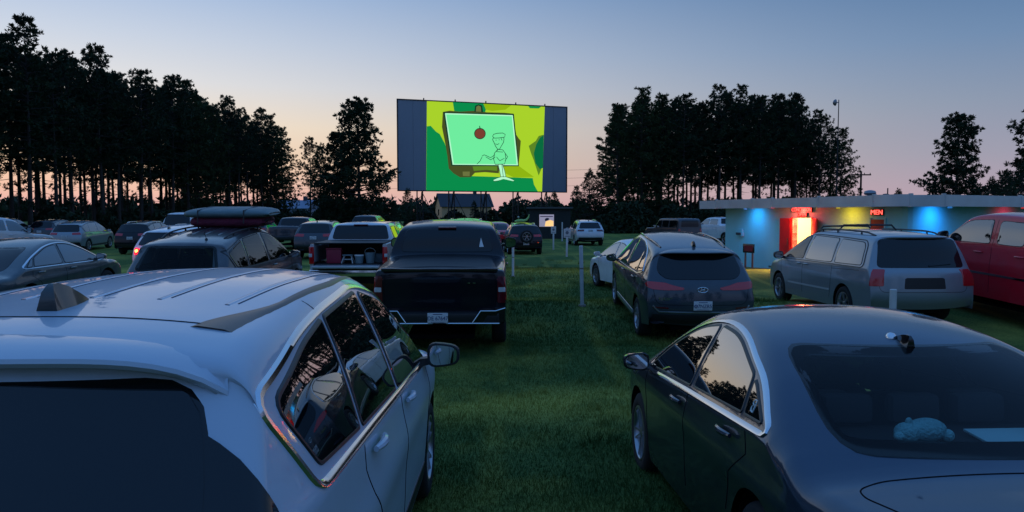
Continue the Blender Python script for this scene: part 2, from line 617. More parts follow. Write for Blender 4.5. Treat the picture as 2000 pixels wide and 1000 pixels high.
class Skin:
    """Lays panels, trims and seams on a finished shell by casting rays onto it."""
    def __init__(s, V, F):
        s.V = V
        s.bvh = BVHTree.FromPolygons([Vector(v) for v in V], [tuple(f) for f in F])
    def cast(s, ax, u, v, off):
        o, d = AX[ax][0](u, v), AX[ax][1]
        h = s.bvh.ray_cast(o, d)
        if h[0] is None or (h[0] - o).length > (4.0 if ax[0] == 'C' else 8.9):
            q = s.bvh.find_nearest(o + d * (4.2 if ax in 'LR' else (2.9 if ax[0] == 'C' else 6.5)))[0]
            q = Vector(q)
            if ax[0] == 'C':
                pass
            elif ax in 'LR':
                q = Vector((q.x, u, v))
            elif ax in 'BF':
                q = Vector((u, q.y, v))
            else:
                q = Vector((u, v, q.z))
            return q - d * off
        return h[0] - d * off
    def patch(s, outline, ax, off=0.004, nu=18, nv=9, skirt=0.02, flat=False):
        P = np.array(outline, float)
        u0, u1 = P[:, 0].min(), P[:, 0].max()
        us = u0 + (u1 - u0) * (0.5 - 0.5 * np.cos(np.linspace(0.06, PI - 0.06, nu)))
        V, F = [], []
        for u in us:
            vs = []
            for i in range(len(P)):
                a, b = P[i], P[(i + 1) % len(P)]
                if (a[0] - u) * (b[0] - u) <= 0 and abs(a[0] - b[0]) > 1e-9:
                    vs.append(a[1] + (b[1] - a[1]) * (u - a[0]) / (b[0] - a[0]))
            lo, hi = min(vs), max(vs)
            for k in range(nv):
                V.append(s.cast(ax, u, lo + (hi - lo) * k / (nv - 1), off))
        if flat:
            # panes are rolled to one even curve: fit a low-order surface through the cast points
            ci = {'L': 0, 'R': 0, 'B': 1, 'F': 1, 'T': 2}[ax]
            uv = [j for j in range(3) if j != ci]
            A = np.array([tuple(q) for q in V])
            a_ = A[:, uv[0]]
            b_ = A[:, uv[1]]
            a_ = 2 * (a_ - a_.min()) / (np.ptp(a_) + 1e-9) - 1
            b_ = 2 * (b_ - b_.min()) / (np.ptp(b_) + 1e-9) - 1
            M_ = np.stack([a_ ** i_ * b_ ** j_ for i_ in range(5) for j_ in range(4) if i_ + j_ < 5], 1)
            co = np.linalg.lstsq(M_, A[:, ci], rcond=None)[0]
            fit = M_ @ co
            sg_ = -[c for c in AX[ax][1]][ci]
            gap = (fit - A[:, ci]) * sg_
            fit = fit + sg_ * max(0.0, min(0.025, -float(gap.min()) + 0.002))
            A[:, ci] = fit
            V = [Vector(q) for q in A]
        for i in range(nu - 1):
            for k in range(nv - 1):
                F.append((i * nv + k, (i + 1) * nv + k, (i + 1) * nv + k + 1, i * nv + k + 1))
        if skirt > 0:
            d = AX[ax][1]
            loop = [i * nv for i in range(nu)] + [(nu - 1) * nv + k for k in range(1, nv)] + \
                   [i * nv + nv - 1 for i in range(nu - 2, -1, -1)] + [k for k in range(nv - 2, 0, -1)]
            b = len(V)
            for i in loop:
                V.append(V[i] + d * (off + skirt))
            n = len(loop)
            for i in range(n):
                j = (i + 1) % n
                F.append((loop[i], b + i, b + j, loop[j]))
        if ax in ('L', 'F', 'T'):
            F = [f[::-1] for f in F]
        return V, F
    def ribbon(s, path, ax, width, off=0.006, closed=True, step=0.05, crest=1.0, side=0.0):
        """Raised strip along a 2D path. side=0 centred, 1 wholly outside, -1 wholly inside (closed paths)."""
        Q = resample(path, step, closed)
        n = len(Q)
        area = 0
        for i in range(n):
            a, b = Q[i], Q[(i + 1) % n]
            area += a[0] * b[1] - a[1] * b[0]
        sg = -1.0 if area > 0 else 1.0
        if not closed:
            sg = 1.0
        V, F = [], []
        for i in range(n):
            a = Q[i - 1] if (closed or i > 0) else Q[i]
            b = Q[(i + 1) % n] if (closed or i < n - 1) else Q[i]
            t = b - a
            t = t / (np.linalg.norm(t) + 1e-9)
            nn = np.array([-t[1], t[0]]) * sg
            lo = (side - 1) * width / 2
            hi = (side + 1) * width / 2
            for w_, o_ in ((lo, -0.002), (lo * 0.75 + hi * 0.25, off * crest), (lo * 0.25 + hi * 0.75, off * crest), (hi, -0.002)):
                q = Q[i] + nn * w_
                V.append(s.cast(ax, q[0], q[1], o_))
        m = n if closed else n - 1
        for i in range(m):
            j = (i + 1) % n
            for k in range(3):
                F.append((i * 4 + k, j * 4 + k, j * 4 + k + 1, i * 4 + k + 1))
        return V, F

def inside(poly, x, y):
    c = False
    n = len(poly)
    for i in range(n):
        a, b = poly[i], poly[(i + 1) % n]
        if (a[1] > y) != (b[1] > y) and x < (b[0] - a[0]) * (y - a[1]) / (b[1] - a[1]) + a[0]:
            c = not c
    return c

# ------------------------------------------------------------------ wheels
WHEELS = {}
def wheel_meshes(r, style):
    key = (round(r, 3), style)
    if key in WHEELS:
        return WHEELS[key]
    w = 0.115
    rr = r * 0.66
    b = MB()
    b.lathe([(rr, -w * 0.9), (rr + 0.02, -w), (r * 0.86, -w * 1.02), (r * 0.965, -w * 0.86), (r, -w * 0.55), (r, w * 0.55), (r * 0.965, w * 0.86),
             (r * 0.86, w * 1.02), (rr + 0.02, w), (rr, w * 0.9), (rr * 0.97, w * 0.2)], n=36, axis='x')
    tm = bpy.data.meshes.new("tyre")
    tm.from_pydata(b.v, [], b.f)
    tm.materials.append(RUBBER)
    tm.polygons.foreach_set("use_smooth", [True] * len(tm.polygons))
    b = MB()
    b.lathe([(rr * 0.99, w * 0.5), (rr * 1.01, w * 0.97), (rr * 0.95, w * 0.98), (rr * 0.90, w * 0.82), (rr * 0.88, w * 0.3)], n=36, axis='x')
    ns = {'five': 5, 'ten': 10, 'six': 6, 'seven': 7}[style]
    hw = {'five': 0.30, 'ten': 0.12, 'six': 0.26, 'seven': 0.2}[style]
    for k in range(ns):
        a = 2 * PI * k / ns
        if style == 'ten':
            a += 0.10 * (-1) ** k
        v = []
        for (rad, half, x0, x1) in ((0.16 * rr, hw * 0.32 * rr, w * 0.55, w * 0.80), (0.55 * rr, hw * 0.28 * rr, w * 0.60, w * 0.86), (0.95 * rr, hw * 0.42 * rr, w * 0.62, w * 0.93)):
            for (h, x) in ((-half, x0), (half, x0), (half * 0.7, x1), (-half * 0.7, x1)):
                v.append((x, rad * math.cos(a) - h * math.sin(a), rad * math.sin(a) + h * math.cos(a)))
        f = []
        for j in range(2):
            for q in range(4):
                f.append((j * 4 + q, j * 4 + (q + 1) % 4, j * 4 + 4 + (q + 1) % 4, j * 4 + 4 + q))
        f += [(3, 2, 1, 0), (8, 9, 10, 11)]
        b.add(v, f)
    b.lathe([(0.001, w * 0.86), (0.10 * rr, w * 0.86), (0.2 * rr, w * 0.80), (0.22 * rr, w * 0.5)], n=16, axis='x')
    rm = bpy.data.meshes.new("rim")
    rm.from_pydata(b.v, [], b.f)
    rm.materials.append(ALLOY)
    b2 = MB()
    b2.lathe([(0.001, w * 0.25), (rr * 0.95, w * 0.3)], n=24, axis='x')
    nv = len(b.v)
    me = bpy.data.meshes.new("rim")
    me.from_pydata(b.v + b2.v, [], b.f + [tuple(i + nv for i in f) for f in b2.f])
    me.materials.append(ALLOY)
    me.materials.append(PLASTIC)
    me.polygons.foreach_set("material_index", [0] * len(b.f) + [1] * len(b2.f))
    me.polygons.foreach_set("use_smooth", [True] * len(me.polygons))
    me.set_sharp_from_angle(angle=R(30))
    bpy.data.meshes.remove(rm)
    WHEELS[key] = (tm, me)
    return WHEELS[key]

def add_wheel(parent, x, y, r, style, steer=0.0, z=None):
    tm, rm = wheel_meshes(r, style)
    o = link(bpy.data.objects.new("wheel", tm), parent)
    o.location = (x, y, r if z is None else z)
    o.rotation_euler = (random.uniform(0, 6), 0, (PI if x < 0 else 0) + steer)
    q = link(bpy.data.objects.new("rim", rm), o)
    return o

# ------------------------------------------------------------------ whole vehicles
def plate(parent, x, y, z, text, tilt=0.0, emblem=False, name="number_plate", w=0.305):
    b = MB()
    b.box(-w / 2, -0.006, -0.076, w / 2, 0.006, 0.076, 0.004)
    o = b.build(name, PLATE, parent)
    o.location = (x, y, z)
    o.rotation_euler = (tilt, 0, 0)
    t = text_obj("plate_lettering", text, 0.085, PLATE_INK, o, (0.03 if emblem else 0.0, -0.008, -0.008), (PI / 2, 0, 0), 0.001, xs=0.9)
    k = MB()
    k.box(-0.07, -0.0085, 0.052, 0.07, -0.0065, 0.062)
    k.box(-0.10, -0.0085, -0.066, 0.10, -0.0065, -0.061)
    if emblem:
        k.lathe([(0.018, -0.0085), (0.030, -0.0085), (0.030, -0.006)], n=16, axis='y', c=(-0.115, 0, -0.006))
        k.lathe([(0.001, -0.0085), (0.008, -0.0085)], n=10, axis='y', c=(-0.115, 0, -0.006))
    k.build("plate_print", PLATE_INK, o, sharp=None)["kind"] = "stuff"
    return o

def shift_poly(poly, dy=0, dz=0):
    return [(p[0] + dy, p[1] + dz) + tuple(p[2:]) for p in poly]

def build_vehicle(name, label, cat, sp, x, y, yaw, pm, group=None, dz=0.0, pitch=None, extra=None):
    """sp: dictionary with the Shape arguments under 'shape' and the outlines of its panels."""
    S = Shape(**sp['shape'])
    wb = S.wb
    ca, sa = math.cos(R(yaw)), math.sin(R(yaw))
    zf = float(ground(x - sa * wb / 2, y + ca * wb / 2))
    zr = float(ground(x + sa * wb / 2, y - ca * wb / 2))
    root = empty(name, (x, y, (zf + zr) / 2 + dz), (math.atan2(zf - zr, wb) if pitch is None else R(pitch), 0, R(yaw)))
    tag(root, label, cat, group)
    V, F = S.shell(*sp.get('res', (11, 4, 7, 13)))
    K = Skin(V, F)
    low = sp.get('low', False)
    fine = sp.get('fine', False)
    st = 0.03 if fine else 0.07
    side_w = [round_poly(w) for w in sp.get('side_windows', [])]
    rear_w = round_poly(sp['rear_window'], sp.get('rear_r', 0.08)) if 'rear_window' in sp else None
    front_w = round_poly(sp['windshield'], 0.08) if 'windshield' in sp else None
    see = sp.get('see', ())
    # openings behind the see-through panes
    holes = []
    if 'side' in see:
        for w in side_w:
            holes += [('L', w), ('R', w)]
    for k_ in see:
        if isinstance(k_, int):
            holes += [('L', side_w[k_]), ('R', side_w[k_])]
    if 'rear' in see:
        holes.append(('B', rear_w))
    if 'front' in see and front_w:
        holes.append(('F', front_w))
    if holes:
        keep = []
        for f in F:
            pts = [V[i] for i in f]
            cx = sum(p[0] for p in pts) / 4
            cy = sum(p[1] for p in pts) / 4
            cz = sum(p[2] for p in pts) / 4
            gone = False
            for ax, poly in holes:
                if ax == 'L' and cx > 0 or ax == 'R' and cx < 0 or ax == 'B' and cy > -0.2 or ax == 'F' and cy < 0.2:
                    continue
                if cz < 0.6:
                    continue
                n = Vector(pts[0]) - Vector(pts[2])
                m_ = Vector(pts[1]) - Vector(pts[3])
                n = n.cross(m_)
                n.normalize()
                if ax in 'LR' and abs(n.x) < 0.5 or ax in 'BF' and abs(n.x) > 0.75:
                    continue
                if all(inside(poly, *((p[1], p[2]) if ax in 'LR' else (p[0], p[2]))) for p in pts):
                    gone = True
                    break
            if not gone:
                keep.append(f)
        Fb = keep
    else:
        Fb = F
    body = mesh_obj("body", V, Fb, pm, root)
    bm = bmesh.new()
    bm.from_mesh(body.data)
    bmesh.ops.remove_doubles(bm, verts=bm.verts[:], dist=0.0006)
    bm.to_mesh(body.data)
    bm.free()
    body.data.polygons.foreach_set("use_smooth", [True] * len(body.data.polygons))
    body.data.set_sharp_from_angle(angle=R(40))

    def panel(nm, outline, ax, m, off=0.004, nu=16, nv=8, skirt=0.02, parent=root, flat=False):
        v, f = K.patch(outline, ax, off, nu, nv, skirt, flat)
        return mesh_obj(nm, v, f, m, parent, True, 40)
    def strip(nm, path, ax, width, m, off=0.006, closed=True, side=0.0, parent=root, step=None):
        v, f = K.ribbon(path, ax, width, off, closed, step or st, 1.0, side)
        return mesh_obj(nm, v, f, m, parent, True, 40)
    api = dict(root=root, panel=panel, strip=strip, K=K, S=S, pm=pm, body=body)

    nu, nv = (26, 12) if fine else (14, 7)
    # windows
    for i, w in enumerate(side_w):
        for sd in 'LR':
            gm = GLASS_SIDE
            if 'side' in see or i in see:
                gm = GLASS_SEE
            p = panel("side_window", w, sd, gm, 0.004, nu, nv, 0.0 if gm is GLASS_SEE else 0.012, flat=True)
            if not low:
                strip("window_seal", w, sd, 0.022 if gm is not GLASS_SEE else 0.05, FRIT if gm is GLASS_SEE else PLASTIC, 0.007, side=-0.6 if gm is GLASS_SEE else 0.0, parent=p)
    if rear_w:
        see_r = 'rear' in see
        p = panel("rear_window", rear_w, 'B', sp.get('rear_tint', GLASS_SEE) if see_r else GLASS, 0.005, nu + 4, nv + 3, 0.0 if see_r else 0.015, flat=True)
        strip("window_seal", rear_w, 'B', 0.05 if see_r else 0.03, FRIT, 0.008, side=-0.7 if see_r else -0.4, parent=p)
    if front_w:
        p = panel("windshield", front_w, 'F', sp.get('rear_tint', GLASS_SEE) if 'front' in see else GLASS, 0.006, nu, nv, 0.0, flat=True)
        if not low or 'front' in see:
            strip("window_seal", front_w, 'F', 0.06, FRIT, 0.008, side=-0.8, parent=p)
    # bright or black frame round the whole side glazing
    if 'frame' in sp:
        fr, wd, fm = sp['frame']
        fr = round_poly(fr, 0.07)
        for sd in 'LR':
            strip("window_trim", fr, sd, wd, fm, 0.011, side=0.8)
    for fl, fm in sp.get('side_black', []):
        for sd in 'LR':
            panel("pillar_cover", round_poly(fl, 0.03), sd, fm, 0.003, nu, nv, 0.0)
    # seams between doors, boot lid and bonnet
    if not low:
        for (ax, path, closed) in sp.get('seams', []):
            if ax == 'S':
                for sd in 'LR':
                    strip("panel_gap", path, sd, 0.009, SEAM, 0.0022, closed)
            else:
                strip("panel_gap", round_open(path), ax, 0.009, SEAM, 0.0022, closed)
    # lamps
    for (outl, m_, off) in sp.get('tail_lights', []):
        for q in (1, -1):
            panel("tail_light", round_poly([(p[0] * q, p[1]) + tuple(p[2:]) for p in outl], 0.03), 'B', m_, off, 10, 6, 0.03)
    for (outl, m_, off) in sp.get('side_lamps', []):
        for sd in 'LR':
            panel("tail_light", round_poly(outl, 0.03), sd, m_, off, 10, 6, 0.02)
    AX['CR'] = corner_axis(1, S.W / 2 * (1 - S.kr), S.ymin)
    AX['CL'] = corner_axis(-1, S.W / 2 * (1 - S.kr), S.ymin)
    for (outl, m_, off) in sp.get('corner_lights', []):
        for ax in ('CR', 'CL'):
            v, f = K.patch(round_poly(outl, 0.02), ax, off, 14, 6, 0.03)
            if ax == 'CL':
                f = [q_[::-1] for q_ in f]
            mesh_obj("tail_light", v, f, m_, root, True, 40)
    for (outl, m_, off) in sp.get('head_lights', []):
        for q in (1, -1):
            panel("headlight", round_poly([(p[0] * q, p[1]) for p in outl], 0.03), 'F', m_, off, 10, 6, 0.02)
    # dark lower cladding and bumpers
    for (ax, outl, m_, off, nm) in sp.get('panels', []):
        if ax == 'S':
            for sd in 'LR':
                panel(nm, round_poly(outl, 0.02), sd, m_, off, nu, nv, 0.02)
        else:
            panel(nm, round_poly(outl, 0.02), ax, m_, off, nu, nv, 0.02)
    # door handles
    for (hy, hz) in sp.get('handles', []):
        for sd, q in (('L', -1), ('R', 1)):
            b = MB()
            pts = []
            for k in range(5):
                yy = hy - 0.11 + 0.055 * k
                c = K.cast(sd, yy, hz, 0.012 + 0.026 * math.sin(PI * (0.12 + 0.76 * k / 4)))
                pts.append(c)
            b.tube(pts, [0.012, 0.017, 0.018, 0.017, 0.012], 8)
            b.build("door_handle", sp.get('handle_mat', pm), root)
    # door mirrors
    if 'mirror' in sp:
        my, mz, mw, mh = sp['mirror']
        for sd, q in (('L', -1), ('R', 1)):
            base = K.cast(sd, my, mz - 0.01, 0.0)
            b = MB()
            n = 20
            rings = []
            for (dy, sc) in ((-0.055, 0.93), (-0.05, 1.0), (0.0, 1.0), (0.055, 0.86), (0.09, 0.6), (0.11, 0.2)):
                ring = []
                for k in range(n):
                    a = 2 * PI * k / n
                    ex = abs(math.cos(a)) ** 0.6 * math.copysign(1, math.cos(a))
                    ez = abs(math.sin(a)) ** 0.6 * math.copysign(1, math.sin(a))
                    taper = 1.0 - 0.16 * ex * 1
                    ring.append((q * (mw / 2 + 0.045 + ex * mw / 2 * sc) + base.x, my + dy, mz + 0.05 + ez * mh / 2 * sc * taper))
                rings.append(ring)
            v = [p_ for r_ in rings for p_ in r_]
            f = []
            for i in range(len(rings) - 1):
                for k in range(n):
                    f.append((i * n + k, i * n + (k + 1) % n, (i + 1) * n + (k + 1) % n, (i + 1) * n + k))
            f.append(tuple(range(n)))
            f.append(tuple((len(rings) - 1) * n + k for k in range(n)))
            b.add(v, f)
            b.add([(base.x - q * 0.02, my - 0.03, mz - 0.035), (base.x - q * 0.02, my + 0.07, mz - 0.035), (base.x + q * 0.09, my + 0.06, mz - 0.01), (base.x + q * 0.09, my - 0.03, mz - 0.01),
                   (base.x - q * 0.02, my - 0.03, mz + 0.02), (base.x - q * 0.02, my + 0.07, mz + 0.02), (base.x + q * 0.09, my + 0.06, mz + 0.03), (base.x + q * 0.09, my - 0.03, mz + 0.03)],
                  [(0, 1, 2, 3), (7, 6, 5, 4), (0, 4, 5, 1), (1, 5, 6, 2), (2, 6, 7, 3), (3, 7, 4, 0)])
            mo = b.build("door_mirror", sp.get('mirror_mat', pm), root)
            gv = [(p_[0], my - 0.058, p_[2]) for p_ in [((r_[0] - (base.x + q * (mw / 2 + 0.045))) * 0.9 + base.x + q * (mw / 2 + 0.045), 0, (r_[2] - mz - 0.05) * 0.88 + mz + 0.05) for r_ in rings[0]]]
            # the glass toes towards the driver
            gv = [(a_, b_ - 0.10 * q * 0 , c_) for a_, b_, c_ in gv]
            mesh_obj("mirror_glass", gv, [tuple(range(n))], MIRROR, mo, False)
    # wheels and wells
    wx = S.W / 2 - 0.125
    for k, yw in enumerate((-wb / 2, wb / 2)):
        for q in (1, -1):
            add_wheel(root, q * wx, yw, S.wr, sp.get('wheel', 'five'), steer=0.0)
    b = MB()
    hw = S.W / 2 * 0.96
    for yw in (-wb / 2, wb / 2):
        for q in (1, -1):
            vv, ff = [], []
            for i in range(13):
                a = PI * i / 12
                yy, zz = yw + (S.AR + 0.004) * math.cos(a), S.wr + (S.AR + 0.004) * math.sin(a)
                for xx in (0.55, 0.8, 1.0):
                    xo = q * hw * xx
                    if xx == 1.0:
                        xo = q * min(hw, float(S.X(yy, zz)) - 0.008)
                    vv.append((xo, yy, zz))
            for i in range(12):
                for j in range(2):
                    ff.append((i * 3 + j, i * 3 + j + 1, i * 3 + j + 4, i * 3 + j + 3))
            vv2 = [(q * hw * 0.55, yw, S.wr)]
            base_i = len(vv)
            vv += vv2
            for i in range(12):
                ff.append((i * 3, (i + 1) * 3, base_i))
            b.add(vv, ff)
    b.box(-S.W / 2 * 0.78, -wb / 2 + S.AR, 0.24, S.W / 2 * 0.78, wb / 2 - S.AR, 0.30)
    b.box(-S.W / 2 * 0.5, S.ymin + 0.25, 0.26, S.W / 2 * 0.5, S.ymax - 0.3, 0.33)
    b.build("underbody", SEAM, root, smooth=False)
    # aerial
    if 'fin' in sp:
        fx, fy, fs = sp['fin']
        c = K.cast('T', fx, fy, 0)
        prof = [(-0.085, 0.0, 0.028), (-0.076, 0.050, 0.017), (-0.060, 0.071, 0.007), (-0.035, 0.070, 0.007), (0.01, 0.054, 0.009), (0.06, 0.026, 0.012), (0.105, 0.003, 0.008)]
        v, f = [], []
        for (dy, h, hw_) in prof:
            wb_ = 0.031 * (1 - max(0, (dy - 0.02) / 0.12))
            v += [(-wb_ * fs, dy * fs, -0.012), (-hw_ * fs, dy * fs, h * fs), (hw_ * fs, dy * fs, h * fs), (wb_ * fs, dy * fs, -0.012)]
        for i in range(len(prof) - 1):
            for k in range(3):
                f.append((i * 4 + k, i * 4 + k + 1, i * 4 + k + 5, i * 4 + k + 4))
        f += [(0, 1, 2, 3)[::-1]]
        o = mesh_obj("aerial_fin", v, f, sp.get('fin_mat', GLOSSBLK), root, True, 60)
        # follow the slope of the roof
        c2 = K.cast('T', fx, fy + 0.1, 0)
        o.location = c
        o.rotation_euler = (math.atan2(c2.z - c.z, 0.1), 0, 0)
    if 'whip' in sp:
        fx, fy, hh = sp['whip']
        c = K.cast('T', fx, fy, 0)
        b = MB()
        b.lathe([(0.03, -0.01), (0.026, 0.012), (0.012, 0.03)], 10, 'z', c)
        b.tube([c + Vector((0, 0, 0.02)), c + Vector((0, -hh * 0.45, hh))], [0.007, 0.004], 6)
        b.build("aerial", PLASTIC, root)
    # roof rails
    if 'rails' in sp:
        rx, y0, y1, hgt, rm = sp['rails']
        for q in (1, -1):
            b = MB()
            pts = []
            for k in range(12):
                t = k / 11
                yy = y0 + (y1 - y0) * t
                xx = q * (rx - 0.05 * abs(2 * t - 1) ** 2)
                c = K.cast('T', xx, yy, hgt * (1 - abs(2 * t - 1) ** 6))
                pts.append(c)
            b.tube(pts, 0.016, 8)
            if hgt > 0.04:
                for t in (0.18, 0.5, 0.82):
                    c = pts[int(round(t * 11))]
                    b.tube([c, K.cast('T', c.x, c.y, -0.01)], [0.014, 0.022], 6)
            b.build("roof_rail", rm, root)
    if 'spoiler' in sp:
        # lip at the trailing edge of the roof, drooping and dying away at its ends
        hw_, z0, ln, drop = sp['spoiler']
        n = 26
        v, f = [], []
        cy0, cy1 = K.cast('B', 0, z0, 0).y, K.cast('B', hw_, z0 - drop, 0).y
        for i in range(n + 1):
            t = -1 + 2 * i / n
            e = 1 - abs(t) ** 4
            xx, zz = hw_ * t, z0 - drop * abs(t) ** 6
            c = K.cast('B', xx, zz, 0.0)
            c.y = cy0 + (cy1 - cy0) * abs(t) ** 2.4
            e2 = min(1.0, 1.6 * e)
            A_ = K.cast('T', xx * .97, c.y + .03 + .17 * e2, .0)
            A0 = K.cast('T', xx * .985, c.y + .02 + .08 * e2, .004 * e2)
            L_ = ln * e + .004
            v += [(A_.x, A_.y, A_.z - .010), (A0.x, A0.y, A0.z), (xx, c.y - L_ * .55, zz + .022 * e), (xx, c.y - L_, zz + .004), (xx, c.y - L_ - .004, zz - .008), (xx, c.y - L_ + .006, zz - .020),
                  (xx, c.y - L_ * .3, zz - .030), (xx, c.y + .03, zz - .05)]
        for i in range(n):
            for j in range(7):
                f.append((i * 8 + j, (i + 1) * 8 + j, (i + 1) * 8 + j + 1, i * 8 + j + 1))
        vv = np.array(v).reshape(n + 1, 8, 3)
        for _ in range(6):
            vv[1:-1, :2] = .25 * vv[:-2, :2] + .5 * vv[1:-1, :2] + .25 * vv[2:, :2]
        mesh_obj("spoiler", vv.reshape(-1, 3), f, pm, root, True, 30)
    if 'plate' in sp:
        pz, txt, emb = sp['plate'][:3]
        dy = sp['plate'][3] if len(sp['plate']) > 3 else 0.012
        c = K.cast('B', 0, pz, dy)
        plate(root, 0, c.y, pz, txt, 0.0, emb)
    if extra:
        extra(api)
    return api

def cabin(api, floor_z, y0, y1, w, rows, seat_h=0.62, shelf=None):
    """Dark interior seen through the panes: floor, dash, seats with headrests."""
    root = api['root']
    b = MB()
    b.box(-w / 2, y0, floor_z - 0.03, w / 2, y1, floor_z)
    b.box(-w / 2, y1 - 0.30, floor_z, w / 2, y1, floor_z + 0.42, 0.05)
    b.box(-w / 2, y0, floor_z, w / 2, y0 + 0.05, floor_z + 0.30)
    b.build("cabin_floor", CABIN, root)
    for (sy, xs) in rows:
        for sx in xs:
            q = MB()
            q.box(sx - 0.25, sy - 0.02, floor_z + 0.05, sx + 0.25, sy + 0.5, floor_z + 0.22, 0.05)
            q.box(sx - 0.24, sy - 0.16, floor_z + 0.18, sx + 0.24, sy, floor_z + seat_h, 0.06)
            q.box(sx - 0.13, sy - 0.19, floor_z + seat_h + 0.03, sx + 0.13, sy - 0.09, floor_z + seat_h + 0.20, 0.04)
            q.build("seat", SEATM, root)
    st = MB()
    cx, cy, cz = -0.38, y1 - 0.52, floor_z + 0.45
    pts = [(cx + 0.18 * math.cos(2 * PI * k / 16), cy - 0.07 * math.sin(2 * PI * k / 16), cz + 0.17 * math.sin(2 * PI * k / 16)) for k in range(17)]
    st.tube(pts, 0.014, 6, False)
    st.build("steering_wheel", CABIN, root)
# ------------------------------------------------------------------ vehicle specifications (metres, origin midway between the axles on the ground)
def SUV_SPEC():
    return dict(
        shape=dict(prof=[(-2.20, .36), (-2.29, .52), (-2.28, .80), (-2.24, .98), (-2.17, 1.12), (-1.90, 1.47), (-1.83, 1.555), (-1.70, 1.59), (-1.3, 1.64), (-.7, 1.688), (0., 1.70),
                         (.42, 1.665), (.72, 1.56), (1.35, 1.16), (1.44, 1.11), (1.9, 1.03), (2.14, .92), (2.27, .66), (2.23, .35)],
                   belt=[(-2.3, 1.10), (-1.4, 1.07), (0, 1.02), (1.3, .99), (2.3, .95)], W=1.85, wb=2.725, wr=.35, crease=(.86, .014, .10)),
        side_windows=[[(-1.62, 1.13), (-1.15, 1.10), (-1.02, 1.545), (-1.28, 1.51, .10), (-1.78, 1.40, .10)],
                      [(-1.09, 1.10), (-.12, 1.075), (-.08, 1.58), (-.96, 1.555)],
                      [(-.04, 1.072), (1.12, 1.04, .02), (.95, 1.23, .2), (.55, 1.49, .25), (.02, 1.58, .06)]],
        rear_window=[(-.74, 1.14), (.74, 1.14), (.60, 1.52), (-.60, 1.52)],
        windshield=[(-.72, 1.17), (.72, 1.17), (.56, 1.58), (-.56, 1.58)],
        frame=([(-1.66, 1.105), (0, 1.05), (1.17, 1.02), (.97, 1.25, .2), (.55, 1.515, .25), (0, 1.605, .2), (-1.0, 1.57, .2), (-1.84, 1.42)], .02, PLASTIC),
        seams=[('S', [(-.10, .40), (-.10, 1.05)], False), ('S', [(-1.12, 1.06), (-1.12, .95), (-1.0, .78)], False), ('S', [(1.08, .40), (1.10, 1.0)], False),
               ('B', [(-.80, 1.04), (-.74, .72), (.74, .72), (.80, 1.04)], False)],
        corner_lights=[([(-.24, .97), (.16, .99), (.12, 1.11), (-.22, 1.09)], REDLENS, .012)],
        head_lights=[([(.52, .80), (.86, .84), (.82, .95), (.55, .90)], CLEARLENS, .012)],
        panels=[('B', [(-.82, .38), (.82, .38), (.80, .56), (-.80, .56)], PLASTIC, .006, "bumper_cladding"), ('S', [(-.95, .29), (.95, .29), (.95, .38), (-.95, .38)], PLASTIC, .006, "sill_cladding")],
        handles=[(.12, .97), (-.98, 1.0)], mirror=(1.02, 1.02, .20, .15), fin=(0, -1.45, 1.0), plate=(.86, "7KD 482", False), wheel='five')

def SEDAN_SPEC():
    return dict(
        shape=dict(prof=[(-2.40, .36), (-2.50, .52), (-2.49, .82), (-2.44, .89), (-2.36, .925), (-1.98, .94), (-1.86, .955), (-1.15, 1.275), (-.80, 1.395), (-.4, 1.465), (.0, 1.49),
                         (.42, 1.455), (.76, 1.35), (1.45, 1.02), (1.56, .97), (2.0, .88), (2.24, .76), (2.36, .55), (2.32, .30)],
                   belt=[(-2.5, .91), (-1.3, .97), (0, .945), (1.4, .90), (2.3, .82)], W=1.87, wb=2.742, wr=.335, sill=.22, tum=.42, tumc=.30, croof=.05, crear=.13, kr=.13, crease=(.78, .016, .09)),
        side_windows=[[(-1.34, 1.025, .02), (-1.18, 1.02), (-1.05, 1.175, .03), (-1.12, 1.155, .06)],
                      [(-1.13, 1.02), (-.22, .995), (-.14, 1.36), (-.45, 1.34, .2), (-1.00, 1.18, .05)],
                      [(-.14, .99), (1.12, .955, .02), (.75, 1.17, .2), (.30, 1.34, .25), (-.07, 1.372)]],
        rear_window=[(-.66, .99), (.66, .99), (.56, 1.36), (-.56, 1.36)],
        windshield=[(-.72, 1.03), (.72, 1.03), (.56, 1.40), (-.56, 1.40)],
        frame=([(-1.46, 1.012), (0, .968), (1.18, .93), (.76, 1.19, .25), (.30, 1.36, .25), (-.1, 1.39, .3), (-.55, 1.34, .3), (-1.1, 1.175, .2)], .022, CHROME),
        seams=[('S', [(-.18, .36), (-.18, .975)], False), ('S', [(-1.22, 1.0), (-1.25, .85), (-1.02, .70), (-.96, .5)], False), ('S', [(1.05, .36), (1.10, .92)], False),
               ('T', [(-.70, -2.40), (-.74, -1.95), (-.62, -1.80), (.62, -1.80), (.74, -1.95), (.70, -2.40)], False)],
        corner_lights=[([(-.28, .80), (.16, .80), (.10, .89), (-.26, .88)], REDLENS, .01)],
        head_lights=[([(.50, .66), (.86, .70), (.82, .80), (.55, .74)], CLEARLENS, .012)],
        panels=[('B', [(-.80, .36), (.80, .36), (.78, .46), (-.78, .46)], PLASTIC, .006, "bumper_cladding")],
        handles=[(.05, .875), (-1.0, .90)], mirror=(.98, .965, .19, .13), fin=(0, -1.0, 1.0), plate=(.80, "4TR 917", False), wheel='ten')

